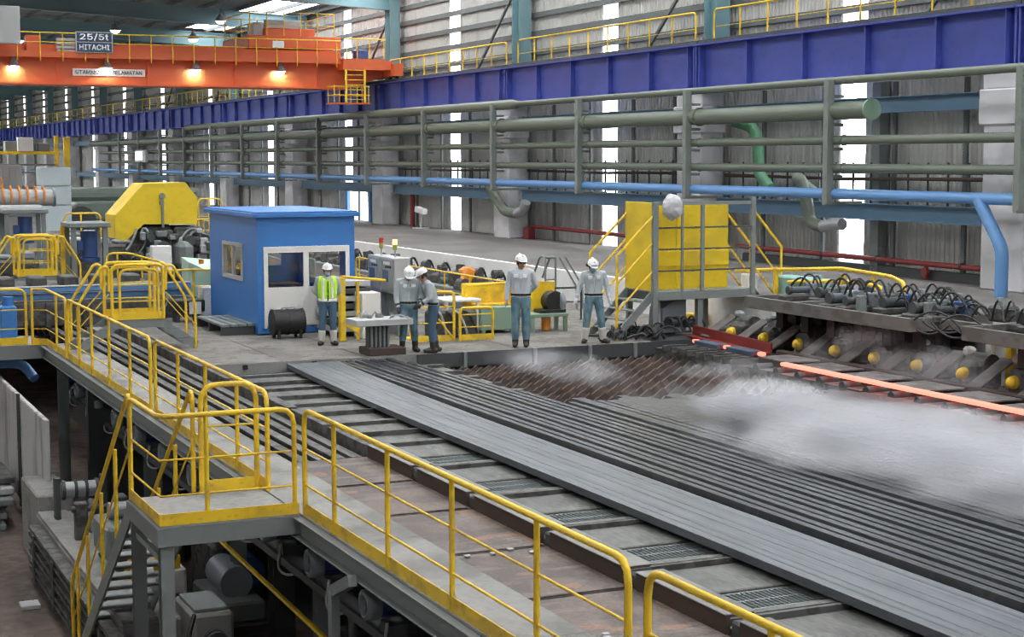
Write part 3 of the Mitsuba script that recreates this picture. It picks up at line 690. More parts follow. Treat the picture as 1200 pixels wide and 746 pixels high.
for i in range(8):
    w = 1.06 / 8
    off = rng.uniform(-.012, .012)
    one('bright_bar', tilted_bar(9.0 + w * (i + .5), 4.0 + rng.uniform(0, .5), 31.45 + [.0, .1, -.04, .12, -.06, .1, .2, .22][i], w - .003, .09 + .002 * (i % 3), -.14, .26),
        'm_strip', f'straight light grey steel bar of the pale strip, {posn[i]}', 'steel bar')
ords = ['nearest the pale strip', 'second', 'third', 'fourth', 'fifth', 'sixth', 'seventh', 'eighth', 'ninth', 'tenth', 'eleventh', 'twelfth']
xb = 10.34; nb = 0
def far_end(x):
    if x < 11.5: return 31.9 + .25 * math.sin(x * 9)
    if x < 12.02: return 30.9 - (x - 11.5) / .5 * 6.3
    return 24.35 - .25 * math.sin(x * 7) - max(0, (x - 13) * .25)
while xb < 17.2:
    y1 = far_end(xb)
    lb = f'dark steel bar on the cooling bed, {ORD[nb]} counted from the pale strip'
    one('dark_bar', mv(bar_mesh(4.0, y1 + rng.uniform(-.1, .1), .14 if nb < 13 else .15, .09 + rng.uniform(-.005, .005) * (nb < 13), nb < 15), (xb, 0, -.15 + rng.uniform(0, .012 if nb < 13 else .004))), 'm_dark_bar' if nb < 15 else 'm_dark_bar_far', lb, 'steel bar', 'dark bars on the cooling bed')
    xb += (.172 if nb < 11 else .152) + (.06 if abs(xb - 12.0) < .09 else 0); nb += 1
for x0, y0 in ((10.52, 31.9), (10.8, 32.0)): pass
scene['e_hot'] = {'type': 'diffuse', 'reflectance': rgb(.3, .1, .08)}
HOT = (2.5, .47, .33)
one('red_hot_bar', {**P(cbx(17.64, 17.78, 8.0, 26.42, .0, .07, .02), 'e_hot'), 'emitter': {'type': 'area', 'radiance': rgb(*HOT)}}, None, 'glowing red-hot steel bar running in along the far side of the cooling bed', 'steel bar')

# ------------------------------------------------------------------ blue cabin
cab = thing('control_cabin', 'small blue cabin with white framed sliding doors standing on the grey deck', 'cabin')
CX0, CX1, CY0, CY1, CZ = 10.02, 12.33, 36.0, 40.3, 2.66
put('wall', P(cat(bx(CX0, CX0 + .06, CY0, CY0 + 1.2, .03, CZ), bx(CX0, CX0 + .06, CY0 + 3.0, CY1, .03, CZ), bx(CX0, CX0 + .06, CY0 + 1.2, CY0 + 3.0, .03, 1.15), bx(CX0, CX0 + .06, CY0 + 1.2, CY0 + 3.0, 2.02, CZ),
    bx(CX1 - .06, CX1, CY0, CY0 + .9, .03, CZ), bx(CX1 - .06, CX1, CY1 - .6, CY1, .03, CZ), bx(CX1 - .06, CX1, CY0 + .9, CY1 - .6, .03, 1.0), bx(CX1 - .06, CX1, CY0 + .9, CY1 - .6, 2.1, CZ), bx(CX0, CX1, CY1 - .06, CY1, .03, 1.3), bx(CX0, CX1, CY1 - .06, CY1, 2.2, CZ), bx(CX0, CX0 + .5, CY1 - .06, CY1, 1.3, 2.2), bx(CX1 - .5, CX1, CY1 - .06, CY1, 1.3, 2.2),
    bx(CX0, CX0 + .16, CY0 - .02, CY0 + .04, .03, CZ), bx(CX1 - .16, CX1, CY0 - .02, CY0 + .04, .03, CZ), bx(CX0, CX1, CY0 - .02, CY0 + .04, 1.96, CZ)), 'm_cabin_blue'), cab)
put('floor', P(bx(CX0 + .01, CX1 - .01, CY0 - .0, CY1, .03, .15), 'm_cabin_blue'), cab)
put('roof', P(cat(cbx(CX0 - .12, CX1 + .10, CY0 - .16, CY1 + .1, CZ, CZ + .10, .01), cbx(CX0 - .05, CX1 + .05, CY0 - .1, CY1 + .05, CZ + .10, CZ + .13, .01)), 'm_cabin_blue'), cab)
scene['m_pane'] = {'type': 'thindielectric'}
def sash(x0, x1, nm_):
    d = put('door', P(cat(bx(x0, x1, CY0 - .05, CY0 - .02, .2, .28), bx(x0, x1, CY0 - .05, CY0 - .02, 1.86, 1.95), bx(x0, x0 + .08, CY0 - .05, CY0 - .02, .2, 1.95), bx(x1 - .07, x1, CY0 - .05, CY0 - .02, .2, 1.95), bx(x0, x1, CY0 - .05, CY0 - .02, 1.0, 1.08)), 'm_white_paint'), cab)
    put('lower_panel', P(bx(x0 + .07, x1 - .06, CY0 - .04, CY0 - .025, .26, 1.02), 'm_white_paint'), d)
    put('pane', P(quads([[x0 + .07, CY0 - .035, 1.06], [x1 - .06, CY0 - .035, 1.06], [x1 - .06, CY0 - .035, 1.88], [x0 + .07, CY0 - .035, 1.88]], [[0, 1, 2, 3]]), 'm_pane', False), d)
sash(CX0 + .16, CX0 + 1.14, 'l'); sash(CX0 + 1.12, CX1 - .16, 'r')
put('door_frame', P(cat(bx(CX0 + .14, CX0 + .2, CY0 - .06, CY0 - .01, .15, 2.0), bx(CX1 - .2, CX1 - .14, CY0 - .06, CY0 - .01, .15, 2.0), bx(CX0 + .14, CX1 - .14, CY0 - .06, CY0 - .01, 1.94, 2.0)), 'm_white_paint'), cab)
w = put('window_frame', P(cat(bx(CX0 - .03, CX0 + .07, CY0 + 1.2, CY0 + 1.3, 1.15, 2.02), bx(CX0 - .03, CX0 + .07, CY0 + 2.9, CY0 + 3.0, 1.15, 2.02), bx(CX0 - .03, CX0 + .07, CY0 + 1.2, CY0 + 3.0, 1.15, 1.24), bx(CX0 - .03, CX0 + .07, CY0 + 1.2, CY0 + 3.0, 1.94, 2.02), bx(CX0 - .02, CX0 + .05, CY0 + 2.05, CY0 + 2.15, 1.2, 2.0)), 'm_grey_light'), cab)
put('pane', P(quads([[CX0 + .02, CY0 + 1.25, 1.2], [CX0 + .02, CY0 + 2.95, 1.2], [CX0 + .02, CY0 + 2.95, 1.98], [CX0 + .02, CY0 + 1.25, 1.98]], [[0, 1, 2, 3]]), 'm_pane', False), w)
put('desk', P(cat(bx(CX0 + .3, CX1 - .3, CY1 - 1.2, CY1 - .2, .85, .9), bx(CX0 + .5, CX0 + 1.1, CY1 - .9, CY1 - .5, .9, 1.3)), 'm_rust'), cab)
dr_ = thing('drum', 'black cylindrical fan drum lying on legs in front of the blue cabin doors', 'drum')
put('shell', P(cat(cyl((10.48, 35.25, .36), .28, .72, 'x', 20), *[cyl((10.48 + d, 35.25, .36), .295, .03, 'x', 20) for d in (-.34, 0, .34)]), 'm_black'), dr_)
puts('leg', [bx(10.48 + sx * .25 - .03, 10.48 + sx * .25 + .03, 35.25 + sy * .2 - .03, 35.25 + sy * .2 + .03, 0, .2) for sx in (-1, 1) for sy in (-1, 1)], 'm_black', dr_)
put('handle', P(tube([(10.3, 35.1, .64), (10.3, 35.05, .7), (10.6, 35.05, .7), (10.6, 35.1, .64)], .015, 6), 'm_galv'), dr_)
pl = thing('pallet', 'dark low steel pallet on the deck left of the blue cabin', 'pallet')
puts('slat', [bx(9.25 + .2 * k, 9.41 + .2 * k, 36.2, 38.6, .2, .25) for k in range(4)], 'm_steel_grey', pl)
for y in (36.25, 37.4, 38.5): put('runner', P(bx(9.25, 10.0, y, y + .1, 0, .2), 'm_steel_dark'), pl)

one('blue_unit', cat(cbx(4.6, 4.95, 37.4, 37.8, 0, .75, .03), cyl((4.78, 37.6, .85), .12, .2, 'z', 12)), 'm_cabin_blue', 'small blue machine unit behind the handrail at the left edge', 'machine')

# ------------------------------------------------------------------ crossover steps over the roller table
def crossover(y, label, far=False):
    k = thing('crossover_steps', label, 'footbridge')
    x0, x1, z = 6.42, 7.48, .66
    w0, w1 = y, y + .85
    put('platform', P(cbx(x0, x1, w0, w1, z - .03, z, .004), 'm_deck'), k)
    puts('platform_beam', [bx(x0, x1, w0 - .01, w0 + .04, z - .18, z - .02), bx(x0, x1, w1 - .04, w1 + .01, z - .18, z - .02)], 'm_steel_grey', k)
    put('toe_board', P(bx(x0 - .03, x1 + .03, w0 - .02, w0 - .008, z, z + .16), 'm_yellow'), k)
    put('toe_board', P(bx(x0 - .03, x1 + .03, w1 + .008, w1 + .02, z, z + .16), 'm_yellow'), k)
    xl, xr = 5.72, 8.15
    for w in (w0 + .02, w1 - .02):
        put('stringer', P(bar((x1 - .05, w, z - .1), (xr + .02, w, .06), .03, .2), 'm_steel_grey'), k)
        put('stringer', P(bar((x0 + .05, w, z - .1), (xl - .02, w, .06), .03, .2), 'm_steel_grey'), k)
    for s in (.3, .62):
        put('tread', P(bx(x1 + (xr - x1) * s - .11, x1 + (xr - x1) * s + .11, w0, w1, z * (1 - s) - .02, z * (1 - s)), 'm_steel_grey'), k)
        put('tread', P(bx(x0 + (xl - x0) * s - .11, x0 + (xl - x0) * s + .11, w0, w1, z * (1 - s) - .02, z * (1 - s)), 'm_steel_grey'), k)
    for w in (w0, w1):
        put('side_hoop', P(tube(rounded([(x0, w, z), (x0, w, z + 1.14), (x1, w, z + 1.14), (x1, w, z)], .16, 5), .036, 8), 'm_yellow'), k)
        put('inner_hoop', P(tube(rounded([(x0 + .16, w, z), (x0 + .16, w, z + 1.04), (x1 - .10, w, z + 1.04), (x1 - .10, w, z)], .16, 5), .03, 8), 'm_yellow'), k)
        for f_ in (.38, .72): put('bar', P(tube([(x0, w, z + f_), (x1, w, z + f_)], .014, 6), 'm_yellow'), k)
        for a, b, n_ in ((x0, xl, 'left'), (x1, xr, 'right')):
            s = 1 if b > a else -1
            put('stair_rail', P(tube(rounded([(a + s * .06, w, z + .6), (a + s * .06, w, z + 1.1), (a + s * .2, w, z + 1.12), (b, w, 1.0), (b, w, .0)], .14, 5), .03, 8), 'm_yellow'), k)
            put('stair_bar', P(tube([(a + s * .06, w, z + .55), (b, w, .5)], .013, 6), 'm_yellow'), k)
    return k
crossover(34.15, 'yellow railed crossover steps over the roller table, the nearer of the two')
crossover(48.0, 'yellow railed crossover steps over the roller table, farther one at the left edge')

# ------------------------------------------------------------------ rolling line at the left
hd = thing('machine_hood', 'big bright yellow angular sheet hood over the rolling stand', 'hood')
put('shell', P(prism([(9.56, 2.28), (10.43, 3.23), (11.72, 3.25), (12.08, 2.78), (12.04, 1.98), (10.42, 2.0), (9.86, 1.5), (9.56, 1.58)], 50.0, 51.6, 'y'), 'm_yellow_panel'), hd)
for x in (10.98,): put('strut', P(cat(bx(x - .03, x + .03, 49.9, 49.98, 1.9, 2.75), cyl((x, 49.95, 2.85), .09, .1, 'y', 10), cyl((x - .02, 49.95, 2.65), .07, .1, 'y', 10)), 'm_steel_grey'), hd)
rs = thing('rolling_stand', 'dark greasy rolling stand with pipes under the yellow hood', 'machine')
put('base', P(cbx(9.9, 13.2, 50.1, 52.6, -.45, .75, .05), 'm_grime'), rs)
put('housing', P(cat(cbx(10.3, 11.3, 50.2, 51.6, .75, 1.95, .06), cbx(11.35, 12.2, 50.0, 51.6, .75, 1.9, .06), cbx(10.0, 10.4, 50.0, 50.8, .75, 1.4, .05)), 'm_grime'), rs)
put('end_cover', P(cat(cbx(11.2, 11.62, 48.6, 50.0, .7, 1.5, .15)), 'm_steel_grey'), rs)
put('spindle', P(cat(cyl((10.9, 49.8, 1.3), .2, .9, 'y', 14), cyl((11.7, 49.8, 1.5), .16, .9, 'y', 14), cyl((10.5, 49.8, 1.65), .13, .7, 'y', 12)), 'm_steel_dark'), rs)
rg = random.Random(11)
for k in range(22):
    x = rg.uniform(10.1, 12.2); z = rg.uniform(.8, 1.9)
    put('hose', P(hose((x, 49.9, z), (x + rg.uniform(-.7, .7), 49.75, z - rg.uniform(.2, .8)), rg.uniform(-.2, .3), rg.uniform(.02, .045)), ['m_steel_grey', 'm_hose', 'm_motor_grey'][k % 3]), rs)
for k in range(34):
    put('block', P(cbox((rg.uniform(10.1, 12.4), rg.uniform(49.5, 50.0), rg.uniform(.4, 1.85)), (rg.uniform(.12, .35), .3, rg.uniform(.1, .3)), .02), ['m_steel_grey', 'm_grime', 'm_motor_grey', 'm_grey_light'][k % 4]), rs)
one('switch_box', cbx(9.98, 10.55, 46.9, 47.2, .72, 1.5, .02), 'm_white_paint', 'pale square switch box in front of the dark rolling stand', 'box')
one('switch_box_stand', cat(bx(10.2, 10.3, 47.0, 47.1, -.45, .72), bx(10.0, 10.5, 46.95, 47.25, -.45, -.40)), 'm_steel_grey', 'thin grey stand under the pale switch box', 'stand')
# long conveyor trough going right behind the cabin
tb = thing('conveyor_trough', 'grey sloping trough running from the rolling stand towards the blue cabin', 'conveyor')
put('side', P(cat(bar((12.3, 51.5, 1.5), (13.0, 44.0, .95), .06, .45), bar((13.2, 51.5, 1.5), (13.9, 44.0, .95), .06, .45)), 'm_steel_grey'), tb)
for k in range(5):
    q = .1 + .2 * k; put('leg', P(bx(12.35 + .7 * q, 12.5 + .7 * q, 51.4 - 7.5 * q, 51.5 - 7.5 * q, -.45 if 51.4 - 7.5 * q > 47 else 0, 1.3 - .5 * q), 'm_steel_dark'), tb)
for k in range(9):
    q = k / 9; put('roller', P(cyl((12.8 + .7 * q, 51.3 - 7.3 * q, 1.55 - .55 * q), .12, .85, 'x', 10), 'm_grime'), tb)
one('green_cover', hullm([(10.15, 43.2, .0), (10.9, 42.2, .0), (10.15, 43.2, 1.25), (10.9, 42.2, .85), (11.3, 44.5, 0), (11.3, 44.5, 1.2), (10.5, 45.5, 1.25), (10.5, 45.5, 0)]), 'm_pale_green', 'pale green sloping machine cover left of the blue cabin', 'cover')
one('beige_box', cbx(10.05, 10.6, 41.2, 41.8, 0, .72, .02), 'm_white_paint', 'beige waste box between the blue cabin and the pale green cover', 'box')
one('warning_beacon', cat(cyl((10.3, 42.4, 1.3), .07, .12, 'z', 12)), 'm_orange_machine', 'small orange beacon on top of the pale green cover', 'beacon')
handrail('line_handrail', 'thin yellow handrail beside the pale green cover', [(8.9, 41.6), (9.9, 41.6), (10.7, 40.9)], [(9.4, 41.6), (9.9, 41.6), (10.4, 41.2)], h=1.15)
hp = thing('hose_reel', 'round coil of pale hoses hanging on the machine behind the crossover steps', 'hose reel')
for k in range(4): put('coil', P(tube([(8.75 + .05 * k + (.26 - .03 * k) * math.cos(a), 40.6 + .04 * k, .5 + (.26 - .03 * k) * math.sin(a)) for a in np.linspace(0, 2 * math.pi, 15)], .025, 6), 'm_galv'), hp)
put('bracket', P(bx(8.7, 8.85, 40.65, 40.8, 0, .6), 'm_steel_grey'), hp)
wb = thing('tool_box', 'small black tool box on the deck beside the right crossover stairs', 'box')
put('case', P(cbx(8.9, 9.7, 39.6, 40.2, .25, .55, .03), 'm_black'), wb)
put('stand', P(cat(bx(9.0, 9.1, 39.7, 40.1, 0, .25), bx(9.5, 9.6, 39.7, 40.1, 0, .25)), 'm_steel_dark'), wb)
put('label_plate', P(bx(9.3, 9.6, 39.58, 39.6, .2, .5), 'm_white_paint'), wb)
# blue beams lying across the line
for i, (yy_, z, c) in enumerate(((41.0, .80, 'm_pipe_blue'), (41.15, .62, 'm_pipe_blue'))):
    k = thing('blue_beam', ['upper', 'lower'][i] + ' of two light blue guide beams lying across behind the crossover steps', 'beam')
    put('beam', P(cbx(5.0, 9.7, yy_, yy_ + .3, z - .07, z + .07, .02), c), k)
    put('wear_strip', P(bx(5.0, 9.7, yy_ - .01, yy_ + .31, z + .07, z + .085), 'm_galv'), k)
one('guide_bed', cat(cbx(5.0, 9.7, 41.0, 42.6, -.1, .5, .04), *[bx(5.2 + k * .9, 5.3 + k * .9, 40.9, 41.0, -.1, .52) for k in range(6)]), 'm_grime', 'grey bed of guides across the rolling line under the blue beams', 'machine')
one('guide_bed', cat(cbx(5.0, 9.4, 43.2, 45.8, -.2, .7, .06), *[cbx(5.3 + k * .8, 5.7 + k * .8, 43.3, 44.3, .7, .95, .03) for k in range(5)]), 'm_grime', 'dark bed of rollers across the line behind the blue guide beams', 'machine')
# two open stands with vertical blue motors
def motor_stand(x0, x1, y, z0, z1, label):
    k = thing('motor_stand', label, 'machine')
    for x in (x0, x1): 
        for yy_ in (y, y + 1.2): put('post', P(bx(x - .07, x + .07, yy_ - .07, yy_ + .07, z0, z1), 'm_steel_grey'), k)
    put('top_plate', P(cbx(x0 - .15, x1 + .15, y - .15, y + 1.35, z1, z1 + .14, .02), 'm_steel_grey'), k)
    put('shelf', P(cbx(x0 - .1, x1 + .1, y - .1, y + 1.3, z0 + .75, z0 + .9, .02), 'm_steel_grey'), k)
    c = (x0 + x1) / 2 + .05
    put('motor', P(cat(cyl((c, y + .4, z1 - .5), .24, .75, 'z', 14), cyl((c, y + .4, z1 - .95), .3, .12, 'z', 14), cbx(c - .38, c - .2, y + .2, y + .6, z1 - .7, z1 - .4, .02)), 'm_motor_blue'), k)
    put('lower_motor', P(cat(cyl((c, y + .4, z0 + .45), .28, .5, 'z', 14)), 'm_motor_blue'), k)
    return k
motor_stand(8.05, 8.95, 48.4, -.45, 2.0, 'open grey machine stand with a dark blue upright motor beside the yellow hood')
motor_stand(7.3, 8.5, 57.0, -.45, 2.15, 'open grey machine stand with a blue upright motor under the orange railed pipe')
one('yellow_post', cat(bx(7.86, 7.98, 49.5, 49.62, -.45, 2.0)), 'm_yellow', 'yellow post inside the grey motor stand beside the hood', 'post')
handrail('line_handrail', 'yellow handrail on the machine left of the yellow hood', [(8.3, 51.5, 1.56), (9.4, 51.5, 1.56)], [(8.8, 51.5, 1.55)], h=.75, mids=(.5,))
one('rail_platform', cat(cbx(8.2, 9.5, 51.2, 52.4, 1.4, 1.55, .02), bx(8.3, 8.4, 51.4, 51.5, -.45, 1.4), bx(9.3, 9.4, 51.4, 51.5, -.45, 1.4)), 'm_grey_light', 'grey platform left of the yellow hood', 'platform')
handrail('line_handrail', 'yellow handrail below the left tip of the yellow hood', [(8.6, 46.4, .35), (9.2, 46.4, .35), (10.0, 45.2, .1)], [(8.9, 46.4, .35), (9.5, 46.0, .25)], h=1.0)
one('rail_platform', cbx(8.45, 10.1, 45.1, 46.9, -.45, .12, .02), 'm_steel_grey', 'low grey step below the left tip of the yellow hood', 'platform')
handrail('line_handrail', 'orange yellow handrails right of the yellow hood', [(14.4, 60.0, .6), (15.9, 60.0, .6)], [(14.4 + .3 * k, 60.0, .6) for k in range(6)], h=1.15)
handrail('line_handrail', 'yellow hoop handrail above the left roof corner of the blue cabin', [(15.0, 62.0, .6), (15.9, 62.0, .6)], [(15.4, 62.0, .6)], h=1.85)
one('line_platform', cat(cbx(14.2, 16.4, 59.8, 63.5, .3, .6, .03), *[bx(x, x + .12, 60, 60.12, -.45, .3) for x in (14.3, 15.3, 16.2)]), 'm_steel_grey', 'grey platform carrying the yellow handrails right of the hood', 'platform')
# furnace duct with orange railings, white tower
fd = thing('duct', 'thick pale grey duct entering from the left edge above the motor stand', 'duct')
put('pipe', P(tube([(2.5, 60.0, 2.72), (9.3, 60.0, 2.62)], .28, 16), 'm_grey_light'), fd)
put('end_flange', P(cyl((9.32, 60.0, 2.62), .34, .08, 'x', 18), 'm_steel_grey'), fd)
put('support', P(cat(bx(8.2, 8.4, 59.9, 60.1, -.45, 2.4), bx(5.0, 5.2, 59.9, 60.1, -.45, 2.4)), 'm_grey_light'), fd)
for x in np.arange(7.0, 9.1, .28):
    put('clamp', P(tube([(x, 60 + .36 * math.cos(a), 2.65 + .36 * math.sin(a)) for a in np.linspace(-.6, 3.7, 9)], .035, 6), 'm_orange_machine'), fd)
puts('hoop_rail', [tube(rounded([(x, 59.8, 2.9), (x, 59.8, 3.35), (x + .45, 59.8, 3.35), (x + .45, 59.8, 2.9)], .15), .03, 6) for x in (6.0, 6.55, 7.1)], 'm_orange_machine', fd)
one('lower_duct', cat(cyl((6.6, 59.0, 2.25), .14, 4.2, 'x', 12), cbx(5.5, 8.8, 58.5, 59.5, 2.0, 2.12, .02)), 'm_grey_light', 'thin pale pipe on a shelf below the orange clamped duct', 'pipe')
wt = thing('white_tower', 'tall pale white panel tower standing behind the orange clamped duct', 'tower')
for z0, z1 in ((-.45, 1.9), (1.94, 2.75), (2.79, 3.6)): put('panel', P(cbx(11.15, 12.42, 75, 76.6, z0, z1, .02), 'm_white_tower'), wt)
paint('m_white_tower', (.56, .66, .70), .5)
one('grey_tower', cat(cbx(9.5, 11.0, 80, 81.5, -.45, 3.7, .03), *[bx(9.55 + .3 * k, 9.62 + .3 * k, 79.95, 80, 1, 3.6) for k in range(5)]), 'm_grey_light', 'grey ribbed tower left of the white panel tower', 'tower')
gm = thing('green_machine', 'long grey green machine hood behind the yellow hood', 'machine')
put('body', P(cat(cbx(13.4, 17.2, 80, 86, 1.0, 1.9, .1), cbx(13.0, 20.0, 82, 88, 1.9, 2.5, .2)), 'm_machine_green2'), gm)
paint('m_machine_green2', (.25, .32, .28), .5)
put('base', P(cbx(13.2, 18, 80.5, 87, -.45, 1.0, .05), 'm_grime'), gm)
put('side_box', P(cbx(15.2, 17.0, 78.6, 79.9, .6, 1.9, .04), 'm_steel_grey'), gm)
put('dark_drum', P(cyl((13.2, 77.5, 1.1), .7, .8, 'y', 14), 'm_steel_dark'), gm)
fy_ = thing('yellow_gantry', 'yellow platform gantry with equipment at the far left under the blue girder', 'gantry')
put('deck', P(cbx(8.0, 14.4, 90, 92, 4.2, 4.36, .02), 'm_yellow'), fy_)
put('post', P(cat(bx(14.1, 14.3, 90, 90.2, -.45, 5.2), bx(14.6, 14.9, 90, 90.3, 3.5, 5.1)), 'm_yellow'), fy_)
put('equipment', P(cat(cbx(12.6, 13.2, 90.4, 91, 4.36, 5.0, .03), cbx(13.3, 13.9, 90.2, 91, 4.36, 4.8, .03), cbx(11.6, 12.3, 90.2, 91, 4.36, 4.9, .03)), 'm_steel_grey'), fy_)
put('white_cabinet', P(cbx(12.2, 13.0, 89.9, 90.3, 4.36, 5.1, .02), 'm_white_paint'), fy_)
put('lower_beam', P(cat(bx(8, 14.2, 90, 90.2, 3.6, 3.7), bx(8, 14.2, 90, 90.2, 3.2, 3.28), bx(9, 9.2, 90, 90.2, -.45, 4.2)), 'm_steel_grey'), fy_)
# more of the line, dark bulk between the stands
for i, (x0, x1, y0, y1, z1, lb) in enumerate(((5.0, 7.6, 52, 55, .9, 'grey gearbox in front of the orange railed duct'), (9.3, 12.0, 56, 59, 1.1, 'dark gearbox behind the rolling stand'), (4.0, 6.8, 63, 68, 1.6, 'dark machine block behind the duct at the left edge'), (10.5, 13.0, 64, 70, 1.0, 'low dark machine in front of the white tower'), (14, 19, 66, 76, .7, 'low dark conveyor bed in front of the green machine'))):
    k = thing('gearbox', lb, 'machine')
    put('body', P(cbx(x0, x1, y0, y1, -.45, z1, .08), 'm_grime'), k)
    for j in range(4):
        cx_ = x0 + (x1 - x0) * (j + .5) / 4
        put('cover', P(cbx(cx_ - .22, cx_ + .22, y0 + .2, y0 + 1.2, z1, z1 + .12 + .1 * (j % 2), .04), ['m_steel_grey', 'm_motor_grey'][j % 2]), k)
        put('shaft_end', P(cyl((cx_, y0 - .05, z1 - .3), .14, .2, 'y', 12), 'm_steel_dark'), k)

# ------------------------------------------------------------------ the five workers
paint('m_skin', (.42, .26, .19), .55)
paint('m_shirt', (.43, .48, .50), .8, .2)
paint('m_shirt_pale', (.52, .56, .60), .8, .2)
textured('m_jeans', lambda p, n, uv: mix((.10, .185, .235), (.17, .265, .32), smoothstep(.35, .65, fbm(p.x * 9, p.y * 9, p.z * 5, 3))), .85, .2)
paint('m_jeans_dark', (.075, .13, .19), .85, .2)
paint('m_vest', (.52, .88, .06), .7)
paint('m_reflective', (.92, .93, .92), .4)
paint('m_helmet', (.82, .83, .84), .3)
paint('m_boot', (.045, .038, .034), .6)
paint('m_gaiter', (.55, .53, .50), .8)
paint('m_mask', (.28, .50, .56), .8)
paint('m_hair', (.02, .018, .017), .6)
paint('m_glove_dark', (.05, .05, .055), .7)
paint('m_glove_pale', (.56, .58, .60), .8)
def sph(c, r): return m3.Manifold.sphere(r, 16).translate([float(x) for x in c])
def capsule(a, b, ra, rb): return m3.Manifold.batch_hull([sph(a, ra), sph(b, rb)])
def blob(parts, ref=.03, it=6):
    m = m3.Manifold.batch_boolean(parts, m3.OpType.Add).refine_to_length(ref).to_mesh()
    t = trimesh.Trimesh(m.vert_properties[:, :3], m.tri_verts, process=True)
    trimesh.smoothing.filter_taubin(t, iterations=it)
    return np.array(t.vertices), np.array(t.faces)
def ell(c, r):
    return m3.Manifold.sphere(1, 20).scale([float(x) for x in r]).translate([float(x) for x in c])
J0 = dict(hip=(0, 0, .93), waist=(0, 0, 1.06), chest=(0, .01, 1.30), neck=(0, 0, 1.47), head=(0, .02, 1.60),
          ls=(-.19, 0, 1.41), rs=(.19, 0, 1.41), le=(-.24, -.02, 1.13), re=(.24, -.02, 1.13), lw=(-.25, .06, .89), rw=(.25, .06, .89),
          lh=(-.09, 0, .90), rh=(.09, 0, .90), lk=(-.10, .02, .49), rk=(.10, .02, .49), la=(-.10, -.02, .09), ra=(.10, -.02, .09), lt=0, rt=0)
def hand(w, e, s, curl=.5):
    """palm, four fingers and a thumb hanging from wrist w; e = elbow; s = -1 left, +1 right"""
    w, e = V(*w), V(*e); d = (w - e) / np.linalg.norm(w - e)
    side = V(0, 1, 0) - d * d[1]; side /= np.linalg.norm(side)          # towards the thumb
    inn = np.cross(d, side) * s
    out = [capsule(w, w + d * .07, .026, .03), capsule(w + d * .05 + side * .025, w + d * .085 + side * .025, .016, .014), capsule(w + d * .05 - side * .025, w + d * .085 - side * .025, .016, .014)]
    for k, (o, l) in enumerate(((.030, .066), (.010, .075), (-.010, .070), (-.029, .055))):
        a = w + d * .09 + side * o; b = a + d * l * .5 + inn * .012; c = b + d * l * .45 * (1 - curl * .5) + inn * l * .5 * curl
        out += [capsule(a, b, .0092, .0086), capsule(b, c, .0086, .0075)]
    a = w + d * .03 + side * .026; b = a + d * .03 + side * .025 + inn * .01; c = b + d * .028 + side * .006 + inn * .008
    return out + [capsule(a, b, .012, .0105), capsule(b, c, .0105, .009)]
